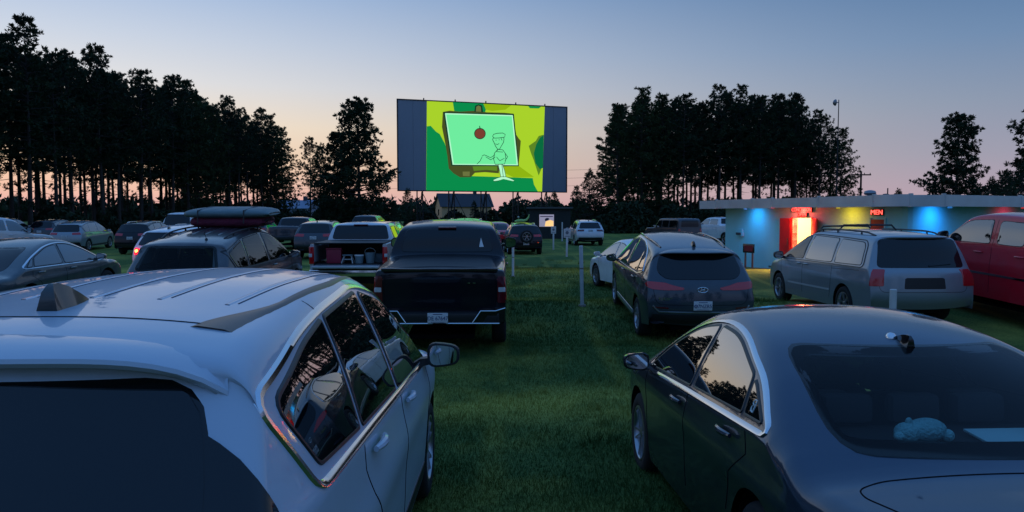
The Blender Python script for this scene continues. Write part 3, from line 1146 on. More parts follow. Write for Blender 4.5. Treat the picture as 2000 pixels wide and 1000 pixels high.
def TRUCK_SPEC():
    return dict(
        shape=dict(prof=[(-2.90, .55), (-2.99, .62), (-2.985, 1.0), (-2.965, 1.33), (-2.93, 1.385), (-2.6, 1.392), (-1.9, 1.395), (-1.30, 1.40), (-1.235, 1.44), (-1.15, 1.72), (-1.08, 1.845), (-.97, 1.895), (-.5, 1.925),
                         (.1, 1.925), (.5, 1.88), (.74, 1.80), (1.36, 1.37), (1.46, 1.325), (2.2, 1.28), (2.62, 1.19), (2.78, .98), (2.83, .62), (2.78, .36)],
                   belt=[(-3, 1.36), (-1.3, 1.36), (0, 1.33), (1.3, 1.28), (2.8, 1.22)], W=2.05, wb=3.745, wr=.41, sill=.42, tum=.26, tumc=.22, croof=.05, crear=.05, cfront=.18, kr=.04, kf=.10, fil=.06, a=.07, crease=(1.05, .012, .12)),
        side_windows=[[(-1.0, 1.39), (-.06, 1.38), (-.04, 1.79), (-.92, 1.785)], [(.04, 1.38), (1.12, 1.35, .02), (.88, 1.55, .1), (.55, 1.75, .15), (.06, 1.79)]],
        rear_window=[(-.80, 1.45), (.80, 1.45), (.71, 1.83), (-.71, 1.83)],
        windshield=[(-.80, 1.40), (.80, 1.40), (.66, 1.81), (-.66, 1.81)],
        seams=[('S', [(0.0, .50), (0.0, 1.36)], False), ('S', [(-1.02, 1.36), (-1.02, .9), (-1.0, .50)], False), ('S', [(1.14, .5), (1.16, 1.3)], False), ('S', [(-1.22, .5), (-1.22, 1.38)], False),
               ('B', [(-.84, .74), (-.84, 1.34), (.84, 1.34), (.84, .74), (-.84, .74)], True)],
        tail_lights=[([(.87, .86), (1.01, .86), (1.01, 1.27), (.87, 1.27)], DARKLENS, .014)],
        side_lamps=[([(-2.94, .9), (-2.84, .9), (-2.84, 1.25), (-2.94, 1.25)], REDLENS, .008)],
        head_lights=[([(.62, 1.0), (.92, 1.0), (.92, 1.14), (.62, 1.14)], CLEARLENS, .012)],
        panels=[], handles=[(.14, 1.2), (-.88, 1.2)], mirror=(1.02, 1.36, .20, .24), wheel='six', mirror_mat=PLASTIC)

def VAN_SPEC():
    return dict(
        shape=dict(prof=[(-2.50, .34), (-2.60, .52), (-2.59, .85), (-2.56, 1.02), (-2.50, 1.12), (-2.36, 1.55), (-2.29, 1.655), (-2.1, 1.69), (-1.2, 1.73), (-.2, 1.735), (.35, 1.70), (.75, 1.60), (1.62, 1.14), (1.74, 1.08),
                         (2.15, .97), (2.36, .84), (2.48, .56), (2.44, .30)],
                   belt=[(-2.6, 1.08), (0, 1.03), (1.6, 1.0), (2.4, .9)], W=1.97, wb=3.08, wr=.335, sill=.24, tum=.28, tumc=.20, croof=.06, crear=.10, cfront=.26, kr=.05, kf=.15, fil=.08, a=.08, crease=(.84, .010, .10)),
        side_windows=[[(-2.12, 1.12, .06), (-1.10, 1.10), (-1.06, 1.56), (-2.02, 1.53, .14)], [(-.98, 1.10), (.22, 1.085), (.18, 1.585), (-.95, 1.565)],
                      [(.32, 1.082), (1.42, 1.06, .02), (1.12, 1.25, .15), (.72, 1.49, .25), (.30, 1.585)]],
        rear_window=[(-.80, 1.10), (.80, 1.10), (.70, 1.60), (-.70, 1.60)],
        windshield=[(-.78, 1.16), (.78, 1.16), (.62, 1.62), (-.62, 1.62)],
        frame=([(-2.2, 1.085, .1), (0, 1.06), (1.48, 1.035), (1.15, 1.27, .2), (.73, 1.515, .25), (.2, 1.612, .2), (-1.0, 1.592, .2), (-2.08, 1.56, .16)], .018, PLASTIC),
        seams=[('S', [(.27, .36), (.27, 1.06)], False), ('S', [(1.36, .36), (1.40, 1.02)], False), ('S', [(-1.05, 1.08), (-1.05, .78), (-.98, .40)], False), ('S', [(-2.1, 1.02), (-1.05, .98)], False),
               ('B', [(-.82, 1.06), (-.80, .66), (.80, .66), (.82, 1.06)], False)],
        corner_lights=[([(-.10, .77), (.12, .77), (.10, 1.07), (-.085, 1.07)], REDLENS, .014)],
        head_lights=[([(.52, .76), (.88, .78), (.84, .92), (.55, .86)], CLEARLENS, .012)],
        panels=[('B', [(-.38, .72), (.38, .72), (.36, .92), (-.36, .92)], PLASTIC, .003, "plate_recess")],
        handles=[(.45, .98), (.10, .98)], mirror=(1.30, 1.05, .21, .17), fin=None, wheel='six')

def BOXY_SPEC():
    return dict(
        shape=dict(prof=[(-2.10, .5), (-2.19, .7), (-2.17, 1.2), (-2.12, 1.74), (-2.02, 1.83), (-1, 1.865), (.3, 1.86), (.48, 1.80), (.86, 1.32), (.95, 1.26), (2.05, 1.19), (2.2, 1.1), (2.27, .8), (2.25, .55)],
                   belt=[(-2.2, 1.22), (0, 1.22), (2.2, 1.16)], W=1.88, wb=2.95, wr=.41, sill=.45, tum=.14, tumc=.05, croof=.03, crear=.03, cfront=.08, kr=.03, kf=.06, fil=.05, a=.05, arch_gap=.09),
        side_windows=[[(-2.0, 1.26), (-1.02, 1.26), (-1.02, 1.70), (-1.97, 1.70)], [(-.92, 1.26), (-.12, 1.26), (-.12, 1.70), (-.92, 1.70)], [(-.02, 1.26), (.72, 1.26), (.42, 1.70), (-.02, 1.70)]],
        rear_window=[(-.68, 1.28), (.68, 1.28), (.64, 1.70), (-.64, 1.70)],
        windshield=[(-.72, 1.36), (.72, 1.36), (.68, 1.76), (-.68, 1.76)],
        tail_lights=[([(.76, .95), (.9, .95), (.9, 1.15), (.76, 1.15)], REDLENS, .012)],
        head_lights=[([(.5, .95), (.75, .95), (.75, 1.1), (.5, 1.1)], CLEARLENS, .012)],
        seams=[('S', [(-.06, .5), (-.06, 1.22)], False), ('S', [(.78, .5), (.78, 1.22)], False)],
        handles=[(.06, 1.1)], mirror=(.66, 1.26, .18, .16), wheel='five')

def resize(sp, L=1.0, H=1.0, W=None):
    """Stretches a specification lengthways and upwards to make a different model."""
    def f2(poly):
        return [(p[0] * L, p[1] * H) + tuple(p[2:]) for p in poly]
    def fx(poly):
        return [(p[0], p[1] * H) + tuple(p[2:]) for p in poly]
    s = dict(sp)
    sh = dict(sp['shape'])
    sh['prof'] = f2(sh['prof'])
    sh['belt'] = f2(sh['belt'])
    sh['wb'] = sh['wb'] * L
    if W:
        sh['W'] = W
    s['shape'] = sh
    s['side_windows'] = [f2(w) for w in sp.get('side_windows', [])]
    for k in ('rear_window', 'windshield'):
        if k in sp:
            s[k] = fx(sp[k])
    if 'frame' in sp:
        s['frame'] = (f2(sp['frame'][0]),) + tuple(sp['frame'][1:])
    s['seams'] = [(a, f2(p) if a == 'S' else (fx(p) if a == 'B' else [(q[0], q[1] * L) for q in p]), c) for a, p, c in sp.get('seams', [])]
    for k in ('tail_lights', 'head_lights'):
        s[k] = [(fx(o), m, q) for o, m, q in sp.get(k, [])]
    s['corner_lights'] = [(fx(o), m, q) for o, m, q in sp.get('corner_lights', [])]
    s['side_lamps'] = [(f2(o), m, q) for o, m, q in sp.get('side_lamps', [])]
    s['panels'] = [(a, f2(o) if a == 'S' else fx(o), m, q, n) for a, o, m, q, n in sp.get('panels', [])]
    s['handles'] = [(a * L, b * H) for a, b in sp.get('handles', [])]
    if 'mirror' in sp:
        m = sp['mirror']
        s['mirror'] = (m[0] * L, m[1] * H, m[2], m[3])
    if sp.get('fin'):
        s['fin'] = (sp['fin'][0], sp['fin'][1] * L, sp['fin'][2])
    else:
        s.pop('fin', None)
    if 'plate' in sp:
        s['plate'] = (sp['plate'][0] * H,) + tuple(sp['plate'][1:])
    return s
# ------------------------------------------------------------------ ground sheet
def axis_values(fine, lo, hi, far):
    a = list(np.arange(lo, hi + 1e-6, fine))
    s = fine
    x = hi
    while x < far:
        s *= 1.35
        x += s
        a.append(x)
    s = fine
    x = lo
    while x > -far:
        s *= 1.35
        x -= s
        a.insert(0, x)
    return np.array(a)

def grass_material():
    m = bpy.data.materials.new("mown_grass_field")
    m.use_nodes = True
    nt = m.node_tree
    p = nt.nodes["Principled BSDF"]
    p.inputs["Roughness"].default_value = 0.95
    p.inputs["Specular IOR Level"].default_value = 0.1
    tc = nt.nodes.new("ShaderNodeTexCoord")
    def noise(sc, det, rough=0.6):
        n = nt.nodes.new("ShaderNodeTexNoise")
        n.inputs["Scale"].default_value = sc
        n.inputs["Detail"].default_value = det
        n.inputs["Roughness"].default_value = rough
        nt.links.new(tc.outputs["Object"], n.inputs["Vector"])
        return n
    def cr(src, stops):
        r = nt.nodes.new("ShaderNodeValToRGB")
        e = r.color_ramp.elements
        e[0].position, e[0].color = stops[0][0], (*stops[0][1], 1)
        e[1].position, e[1].color = stops[1][0], (*stops[1][1], 1)
        for q, c in stops[2:]:
            k = e.new(q)
            k.color = (*c, 1)
        nt.links.new(src, r.inputs[0])
        return r
    fine = cr(noise(26, 8, 0.75).outputs["Fac"], [(0.3, (0.022, 0.058, 0.018)), (0.55, (0.085, 0.155, 0.042)), (0.75, (0.19, 0.26, 0.065))])
    dry_lit = cr(noise(26, 8, 0.75).outputs["Fac"], [(0.3, (0.18, 0.19, 0.04)), (0.55, (0.37, 0.37, 0.075)), (0.75, (0.50, 0.48, 0.13))])
    patch = cr(noise(0.35, 4).outputs["Fac"], [(0.48, (0, 0, 0)), (0.68, (0.8, 0.8, 0.8))])
    # worn, drier turf along the wheel ramps, with light on the crests painted in
    sep = nt.nodes.new("ShaderNodeSeparateXYZ")
    nt.links.new(tc.outputs["Object"], sep.inputs[0])
    total = None
    for (yc, hw, am) in ((8.5, 1.5, 1.0), (17.4, 1.0, 0.85), (27.0, 3.4, 1.0), (40, 3.5, 0.7)):
        sb = nt.nodes.new("ShaderNodeMath")
        sb.operation = 'SUBTRACT'
        sb.inputs[1].default_value = yc
        nt.links.new(sep.outputs["Y"], sb.inputs[0])
        ab = nt.nodes.new("ShaderNodeMath")
        ab.operation = 'ABSOLUTE'
        nt.links.new(sb.outputs[0], ab.inputs[0])
        mr = nt.nodes.new("ShaderNodeMapRange")
        mr.interpolation_type = 'SMOOTHSTEP'
        mr.inputs[1].default_value = hw
        mr.inputs[2].default_value = 0.0
        mr.inputs[3].default_value = 0.0
        mr.inputs[4].default_value = am
        nt.links.new(ab.outputs[0], mr.inputs[0])
        if total is None:
            total = mr.outputs[0]
        else:
            ad = nt.nodes.new("ShaderNodeMath")
            ad.operation = 'MAXIMUM'
            nt.links.new(total, ad.inputs[0])
            nt.links.new(mr.outputs[0], ad.inputs[1])
            total = ad.outputs[0]
    # faint paired wheel tracks down the aisle
    wv = nt.nodes.new("ShaderNodeMath")
    wv.operation = 'PINGPONG'
    wv.inputs[1].default_value = 0.82
    ax_ = nt.nodes.new("ShaderNodeMath")
    ax_.operation = 'ADD'
    ax_.inputs[1].default_value = 40.35
    nt.links.new(sep.outputs["X"], ax_.inputs[0])
    nt.links.new(ax_.outputs[0], wv.inputs[0])
    wt = nt.nodes.new("ShaderNodeMapRange")
    wt.interpolation_type = 'SMOOTHSTEP'
    wt.inputs[1].default_value = 0.62
    wt.inputs[2].default_value = 0.80
    wt.inputs[3].default_value = 0.0
    wt.inputs[4].default_value = 0.45
    nt.links.new(wv.outputs[0], wt.inputs[0])
    am_ = nt.nodes.new("ShaderNodeMath")
    am_.operation = 'MAXIMUM'
    nt.links.new(total, am_.inputs[0])
    nt.links.new(wt.outputs[0], am_.inputs[1])
    total = am_.outputs[0]
    brk = nt.nodes.new("ShaderNodeMapRange")
    brk.inputs[1].default_value = 0.28
    brk.inputs[2].default_value = 0.52
    nt.links.new(noise(0.9, 5).outputs["Fac"], brk.inputs[0])
    ml = nt.nodes.new("ShaderNodeMath")
    ml.operation = 'MULTIPLY'
    nt.links.new(total, ml.inputs[0])
    nt.links.new(brk.outputs[0], ml.inputs[1])
    mxm = nt.nodes.new("ShaderNodeMath")
    mxm.operation = 'MAXIMUM'
    nt.links.new(patch.outputs[0], mxm.inputs[0])
    nt.links.new(ml.outputs[0], mxm.inputs[1])
    mx = nt.nodes.new("ShaderNodeMix")
    mx.data_type = 'RGBA'
    nt.links.new(mxm.outputs[0], mx.inputs["Factor"])
    nt.links.new(fine.outputs[0], mx.inputs["A"])
    nt.links.new(dry_lit.outputs[0], mx.inputs["B"])
    nt.links.new(mx.outputs["Result"], p.inputs["Base Color"])
    b = nt.nodes.new("ShaderNodeBump")
    b.inputs["Strength"].default_value = 0.55
    b.inputs["Distance"].default_value = 0.06
    nt.links.new(noise(18, 8, 0.8).outputs["Fac"], b.inputs["Height"])
    nt.links.new(b.outputs[0], p.inputs["Normal"])
    return m

gxs = axis_values(0.7, -40, 40, 3000)
gys = axis_values(0.35, -8, 62, 3000)
XX, YY = np.meshgrid(gxs, gys)
ZZ = ground(XX, YY)
nx, ny = len(gxs), len(gys)
gv = np.stack([XX.ravel(), YY.ravel(), ZZ.ravel()], 1)
idx = np.arange(nx * ny).reshape(ny, nx)
gf = np.stack([idx[:-1, :-1].ravel(), idx[:-1, 1:].ravel(), idx[1:, 1:].ravel(), idx[1:, :-1].ravel()], 1)
def fast_mesh(name, verts, faces, m, parent=None, smooth=False, midx=None):
    """verts (n,3) and faces (k,3|4) as numpy arrays."""
    me = bpy.data.meshes.new(name)
    k = faces.shape[1]
    me.vertices.add(len(verts))
    me.vertices.foreach_set("co", np.ascontiguousarray(verts, dtype=np.float32).ravel())
    me.loops.add(faces.size)
    me.loops.foreach_set("vertex_index", np.ascontiguousarray(faces, dtype=np.int32).ravel())
    me.polygons.add(len(faces))
    me.polygons.foreach_set("loop_start", np.arange(0, faces.size, k, dtype=np.int32))
    for q in (m if isinstance(m, (list, tuple)) else [m]):
        me.materials.append(q)
    if midx is not None:
        me.polygons.foreach_set("material_index", midx)
    if smooth:
        me.polygons.foreach_set("use_smooth", np.ones(len(faces), dtype=bool))
    me.update(calc_edges=True)
    me.validate()
    o = bpy.data.objects.new(name, me)
    return link(o, parent)
GRASS = grass_material()
tag(fast_mesh("ground", gv, gf, GRASS, None, True), "open mown grass field that the cars are parked on", kind="structure")

# mown blades where the camera is close enough to see them
def blades(n, x0, x1, y0, y1, hmin, hmax, w):
    x = RNG.uniform(x0, x1, n)
    y = y0 + (y1 - y0) * RNG.uniform(0, 1, n) ** 1.25
    z = ground(x, y)
    a = RNG.uniform(0, 2 * PI, n)
    h = RNG.uniform(hmin, hmax, n) * (0.7 + 0.6 * (np.sin(x * 3.1 + y * 1.7) * np.sin(y * 2.3 - x) * 0.5 + 0.5))
    lean = RNG.uniform(0.1, 0.9, n) * h
    la = RNG.uniform(0, 2 * PI, n)
    ww = w * RNG.uniform(0.7, 1.4, n)
    b0 = np.stack([x - np.cos(a) * ww, y - np.sin(a) * ww, z - 0.004], 1)
    b1 = np.stack([x + np.cos(a) * ww, y + np.sin(a) * ww, z - 0.004], 1)
    tp = np.stack([x + np.cos(la) * lean, y + np.sin(la) * lean, z + h], 1)
    V = np.stack([b0, b1, tp], 1).reshape(-1, 3)
    return V
def leaf_material(name, c0, c1, scale=3.0, rough=0.75):
    m = bpy.data.materials.new(name)
    m.use_nodes = True
    nt = m.node_tree
    p = nt.nodes["Principled BSDF"]
    p.inputs["Roughness"].default_value = rough
    p.inputs["Specular IOR Level"].default_value = 0.2
    tc = nt.nodes.new("ShaderNodeTexCoord")
    nz = nt.nodes.new("ShaderNodeTexNoise")
    nz.inputs["Scale"].default_value = scale
    nz.inputs["Detail"].default_value = 4
    nt.links.new(tc.outputs["Object"], nz.inputs["Vector"])
    r = nt.nodes.new("ShaderNodeValToRGB")
    e = r.color_ramp.elements
    e[0].position, e[0].color = 0.33, (*c0, 1)
    e[1].position, e[1].color = 0.67, (*c1, 1)
    nt.links.new(nz.outputs["Fac"], r.inputs[0])
    nt.links.new(r.outputs[0], p.inputs["Base Color"])
    return m
BLADE = leaf_material("grass_blade", (0.06, 0.12, 0.02), (0.27, 0.32, 0.06), 1.3)
Vb = np.concatenate([blades(95000, -2.0, 3.6, 4.6, 12.5, 0.022, 0.05, 0.0035), blades(60000, -3.0, 6.0, 12.0, 30.0, 0.03, 0.07, 0.008)])
# taller clumps that the mower missed, and weeds round the posts
clx, cly = RNG.uniform(-2.5, 6.5, 420), RNG.uniform(4.6, 34, 420)
for cx_, cy_ in zip(clx, cly):
    if RNG.rand() < 0.75:
        rr_ = RNG.uniform(.04, .16)
        Vb = np.concatenate([Vb, blades(26, cx_ - rr_, cx_ + rr_, cy_ - rr_, cy_ + rr_, 0.05, 0.13, 0.005)])
Fb = np.arange(len(Vb)).reshape(-1, 3)
tag(fast_mesh("grass", Vb, Fb, GRASS), "short mown grass blades in the aisle between the cars", "grass", kind="stuff")

# ------------------------------------------------------------------ trees
BARK = mat("pine_bark", (0.045, 0.035, 0.030), rough=0.95, noise=(6, 0.4), bump=(9, 0.6))
NEEDLE = leaf_material("pine_needles", (0.010, 0.024, 0.014), (0.035, 0.060, 0.026), 0.9)
NEEDLE2 = leaf_material("bright_pine_needles", (0.018, 0.034, 0.014), (0.055, 0.080, 0.028), 0.8)
SHRUBLEAF = leaf_material("shrub_leaves", (0.010, 0.022, 0.012), (0.032, 0.052, 0.022), 1.4)

def pine_meshes(seed, h, base, rad, trunk_r, whorl=0.62, shape='forest', needle=NEEDLE, tuft=0.36, per=15, density=1.0, low=0.0):
    """A trunk mesh with limbs and a crown mesh of needle tufts carried on the limb ends."""
    rs = np.random.RandomState(seed)
    tb = MB()
    n = 9
    bx, by = rs.uniform(-.25, .25, 2)
    def axis(z):
        t = z / h
        return Vector((bx * math.sin(t * 2.4), by * math.sin(t * 2.0), z))
    pts = [axis(h * k / n) for k in range(n + 1)]
    tb.tube(pts, [trunk_r * (1.25 if k == 0 else (1 - 0.93 * (k / n) ** 1.15)) for k in range(n + 1)], 8)
    centers = []
    z = h * base
    # short dead stubs under the crown
    zz = h * 0.12
    while zz < h * base:
        a = rs.uniform(0, 2 * PI)
        L = rs.uniform(0.4, 1.5)
        c = axis(zz)
        tb.tube([c, c + Vector((math.cos(a) * L, math.sin(a) * L, rs.uniform(-.25, .15)))], [0.03, 0.010], 4, False)
        if rs.rand() < low and zz > h * 0.10:
            d_ = Vector((math.cos(a), math.sin(a), 0.1))
            for q in range(4):
                centers.append((c + d_ * L * (0.45 + 0.2 * q) + Vector(rs.normal(0, .15, 3)), d_))
        zz += rs.uniform(0.3, 0.7)
    while z < h - 0.25:
        t = (z - h * base) / (h * (1 - base))
        if shape == 'forest':
            env = rad * (0.55 + 0.75 * math.sin(PI * min(1, 0.18 + 0.80 * t)) ** 0.9) * (1 - 0.70 * t ** 2.8)
        elif shape == 'open':
            env = rad * (1.0 - t) ** 0.62 * (0.82 + 0.18 * math.sin(t * 11 + seed)) + 0.3
        else:
            env = rad * (1.0 - t) ** 1.0 + 0.12
        k = rs.randint(4, 7) if shape != 'spruce' else rs.randint(6, 9)
        a0 = rs.uniform(0, 2 * PI)
        for j in range(k):
            if rs.rand() < 0.10:
                continue
            a = a0 + 2 * PI * j / k + rs.uniform(-.35, .35)
            L = env * rs.uniform(0.6, 1.18)
            up = (0.08 + 0.75 * t ** 1.3) if shape != 'spruce' else (-0.18 + 0.5 * t)
            up += rs.uniform(-.12, .14)
            c = axis(z + rs.uniform(-.15, .15))
            d = Vector((math.cos(a), math.sin(a), up))
            e = c + d * L
            mid = c + d * L * 0.55 + Vector((0, 0, -0.07 * L if shape != 'spruce' else 0.03 * L))
            tb.tube([c, mid, e], [max(0.012, 0.028 + 0.014 * L - 0.01 * t), 0.02, 0.008], 4, False)
            m = max(2, int(round((2.2 + 2.3 * L) * density)))
            for q in range(m):
                s_ = 1.0 - 0.68 * (q / m) ** 1.1
                p = c.lerp(mid, s_ / 0.55) if s_ < 0.55 else mid.lerp(e, (s_ - 0.55) / 0.45)
                off = Vector(rs.normal(0, 1, 3)) * (0.08 + 0.12 * L * (1 - abs(s_ - .6)) * 0.8)
                off.z = off.z * 0.5 + 0.06
                centers.append((p + (off if q else off * 0.25), d))
        z += whorl * rs.uniform(0.75, 1.3) * (1 - 0.35 * t)
    for _ in range(5):
        centers.append((axis(h - rs.uniform(0, 0.5)) + Vector((rs.uniform(-.12, .12), rs.uniform(-.12, .12), 0)), Vector((0, 0, 1))))
    C = np.array([tuple(c[0]) for c in centers])
    D = np.array([tuple(c[1]) for c in centers])
    D /= np.linalg.norm(D, axis=1)[:, None]
    N = len(C)
    sz = tuft * rs.uniform(0.65, 1.25, N)
    C2 = np.repeat(C, per, 0)
    S2 = np.repeat(sz, per)
    dirs = rs.normal(0, 1, (N * per, 3))
    dirs += np.repeat(D, per, 0) * 0.9
    dirs[:, 2] += 0.55
    dirs /= np.linalg.norm(dirs, axis=1)[:, None]
    side = np.cross(dirs, rs.normal(0, 1, (N * per, 3)))
    side /= np.linalg.norm(side, axis=1)[:, None] + 1e-9
    tip = C2 + dirs * S2[:, None] * rs.uniform(0.7, 1.2, N * per)[:, None]
    mid = C2 + dirs * S2[:, None] * 0.55
    w = (S2 * rs.uniform(0.09, 0.17, N * per))[:, None]
    V = np.stack([C2, mid - side * w, tip, mid + side * w], 1).reshape(-1, 3)
    Fq = np.arange(len(V)).reshape(-1, 4)
    tm = bpy.data.meshes.new("trunk")
    tm.from_pydata(tb.v, [], tb.f)
    tm.materials.append(BARK)
    tm.polygons.foreach_set("use_smooth", [True] * len(tm.polygons))
    o = fast_mesh("crown", V, Fq, needle)
    cm = o.data
    bpy.data.objects.remove(o)
    return tm, cm

def plant_tree(name, meshes, x, y, rz, sc, label, group=None, sz=None, cat="tree", tilt=(0, 0)):
    r = empty(name, (x, y, float(ground(x, y)) - 0.03), (tilt[0], tilt[1], rz))
    r.scale = (sc, sc, sz or sc)
    tag(r, label, cat, group)
    link(bpy.data.objects.new("trunk", meshes[0]), r)
    link(bpy.data.objects.new("crown", meshes[1]), r)
    return r

FOREST = [pine_meshes(100 + k, 18.0, b, r_, 0.20, low=l_) for k, (b, r_, l_) in enumerate([(0.40, 2.2, .35), (0.44, 2.1, .5), (0.37, 2.4, .35), (0.40, 2.3, .55), (0.47, 2.2, .3), (0.38, 2.0, .45)])]
EDGE = [pine_meshes(200 + k, 17.0, b, r_, 0.2, shape='forest', needle=NEEDLE2) for k, (b, r_) in enumerate([(0.12, 2.3), (0.2, 2.2)])]
OPEN = [pine_meshes(300 + k, 12.0, b, r_, 0.19, shape='open', whorl=0.46, tuft=0.36, density=1.7) for k, (b, r_) in enumerate([(0.08, 4.2), (0.12, 3.8)])]
SPRUCE = [pine_meshes(400 + k, 5.5, 0.06, 1.7, 0.08, shape='spruce', whorl=0.30, tuft=0.24, per=7, density=0.9) for k in range(2)]
tr = np.random.RandomState(5)
# grove left of the screen: planted rows running away from the camera
G1 = "tall pines in the planted grove left of the screen"
cnt = 0
for row in range(4):
    yy = 47.0 + row * 0.9
    while yy < 127:
        x = -41.5 + 0.055 * (yy - 60) - row * 3.3 + tr.uniform(-.5, .5)
        hgt = 17.5 + tr.uniform(-1.5, 1.2) - max(0, (yy - 112)) * 0.06
        if (row == 0 and (88 < yy < 99 or yy > 116 or tr.rand() < .16)) or (row == 2 and tr.rand() < .15):
            mm = EDGE[cnt % 2]
            lab = "leafy edge pine with low green branches at the border of the left grove"
            sc = hgt / 17.0
        else:
            mm = FOREST[tr.randint(0, 6)]
            lab = "tall pine with a bare trunk and dark high crown in the left grove"
            sc = hgt / 18.0
        plant_tree("pine_tree", mm, x, yy, tr.uniform(0, 6.28), sc, lab, G1, tilt=(tr.uniform(-.015, .015), tr.uniform(-.015, .015)))
        cnt += 1
        yy += tr.uniform(2.9, 4.1)
# grove on the right, behind the concession building
G2 = "tall pines in the grove behind the concession building"
for row in range(4):
    xx = 12.4 + row * 0.7
    while xx < 39.6:
        y = 86 + row * 3.6 + tr.uniform(-.7, .7) + 0.05 * xx
        hgt = 15.9 + tr.uniform(-1.1, 1.1) - 2.2 * max(0, (15.5 - xx) / 3.0) - 4.5 * max(0, (xx - 35.5) / 4.0)
        if (xx < 17.5 and row < 3) or xx > 38.2:
            mm, sc = EDGE[tr.randint(0, 2)], hgt / 17.0
            lab = "branchy edge pine with foliage nearly to the ground in the right grove"
        else:
            mm, sc = FOREST[tr.randint(0, 6)], hgt / 18.0
            lab = "tall pine with a slim bare trunk in the grove behind the concession building"
        plant_tree("pine_tree", mm, xx, y, tr.uniform(0, 6.28), sc, lab, G2, tilt=(tr.uniform(-.015, .015), tr.uniform(-.015, .015)))
        xx += tr.uniform(1.9, 2.8)
# single trees
plant_tree("pine_tree", OPEN[0], -19.6, 95, 0.4, 1.34, "large bushy pine standing alone just left of the screen")
plant_tree("pine_tree", OPEN[1], -23.0, 98, 2.0, 1.05, "mid-height pine crowding the left side of the lone bushy pine")
plant_tree("pine_tree", EDGE[1], -26.2, 102, 1.0, 0.68, "slender thin-crowned pine between the left grove and the lone bushy pine", sz=0.66)
plant_tree("pine_tree", FOREST[4], -29.2, 107, 3.0, 0.72, "small gap-toothed pine at the tip of the left grove")
plant_tree("pine_tree", OPEN[0], 45.2, 75.5, 2.6, 0.98, "broad pine seen whole above the concession roof")
plant_tree("pine_tree", OPEN[1], 51.5, 73, 0.9, 1.06, "pine cut by the right edge above the concession roof")
plant_tree("pine_tree", SPRUCE[0], 37.8, 72.8, 0.9, 0.82, "little treetop peeking over the middle of the concession roof")
for k, (px, d, h, lab) in enumerate([(795, 92, 5.2, "dark spruce under the lower left corner of the screen"), (770, 96, 3.6, "low spruce left of the screen legs"), (1083, 98, 5.0, "small spruce under the lower right corner of the screen"),
                                     (1128, 93, 5.6, "pointed young spruce right of the screen"), (1152, 90, 7.4, "taller young spruce beside the right grove"), (1172, 92, 8.2, "young spruce touching the left flank of the right grove"),
                                     (925, 104, 3.9, "scrubby spruce behind the middle legs of the screen"), (740, 93, 4.2, "squat spruce at the foot of the lone bushy pine")]):
    plant_tree("spruce_tree", SPRUCE[k % 2], (px - 1000) / 1444 * d, d, k * 1.3, h / 5.5, lab)
for k, (px, d, h) in enumerate([(1935, 70, 5.5), (1965, 66, 6.0), (1995, 68, 6.6), (1905, 74, 4.6)]):
    plant_tree("spruce_tree", SPRUCE[k % 2], (px - 1000) / 1444 * d, d, k * 1.3 + 2, h / 5.5,
               ["dense green conifer right of the broad pine", "second dense conifer left of the pine cut by the frame", "dense conifer at the foot of the pine cut by the frame", "smallest conifer under the broad pine's right side"][k], sz=h / 5.5)

def foliage_band(name, pts, width, h0, h1, n, leaf, m, label):
    """A thicket nobody could count: leaf-sized faces heaped in mounds along a line."""
    P = np.array(pts, float)
    seg = np.linalg.norm(np.diff(P, axis=0), axis=1)
    cum = np.concatenate([[0], np.cumsum(seg)])
    mounds = int(cum[-1] / 1.3)
    s = RNG.uniform(0, cum[-1], mounds)
    cx = np.interp(s, cum, P[:, 0]) + RNG.uniform(-1, 1, mounds) * width / 2
    cy = np.interp(s, cum, P[:, 1]) + RNG.uniform(-1, 1, mounds) * width / 2
    hh = RNG.uniform(h0, h1, mounds)
    rr = hh * RNG.uniform(0.45, 0.8, mounds)
    k = RNG.randint(0, mounds, n)
    d = RNG.normal(0, 1, (n, 3))
    d /= np.linalg.norm(d, axis=1)[:, None]
    d[:, 2] = np.abs(d[:, 2])
    q = RNG.uniform(0.5, 1.05, n) ** 0.5
    C = np.stack([cx[k] + d[:, 0] * rr[k] * q, cy[k] + d[:, 1] * rr[k] * q, hh[k] * d[:, 2] * q], 1)
    C[:, 2] += ground(C[:, 0], C[:, 1])
    u = RNG.normal(0, 1, (n, 3))
    u /= np.linalg.norm(u, axis=1)[:, None]
    v = np.cross(u, RNG.normal(0, 1, (n, 3)))
    v /= np.linalg.norm(v, axis=1)[:, None] + 1e-9
    L = leaf * RNG.uniform(0.6, 1.4, n)[:, None]
    V = np.stack([C - u * L, C - v * L * .45, C + u * L, C + v * L * .45], 1).reshape(-1, 3)
    return tag(fast_mesh(name, V, np.arange(len(V)).reshape(-1, 4), m), label, "undergrowth", kind="stuff")

foliage_band("undergrowth", [(-44, 46), (-40.5, 60), (-39, 90), (-36, 126), (-30, 118)], 7.0, 1.2, 2.9, 70000, 0.26, SHRUBLEAF, "dark brushy undergrowth along the foot of the left grove")
foliage_band("undergrowth", [(-32, 118), (-18, 108), (-4, 110), (8, 112), (13, 98)], 6.0, 1.2, 2.8, 42000, 0.26, SHRUBLEAF, "low dark thicket under and beyond the movie screen")
foliage_band("undergrowth", [(6.0, 84), (14, 82), (30, 84), (46, 84)], 5.0, 1.3, 3.4, 60000, 0.26, SHRUBLEAF, "dark brush along the foot of the right grove")
foliage_band("distant_woods", [(-150, 210), (-60, 230), (0, 235), (60, 240), (140, 220), (240, 170)], 22.0, 4.5, 7.5, 42000, 0.9, SHRUBLEAF, "low far-off woods along the horizon")
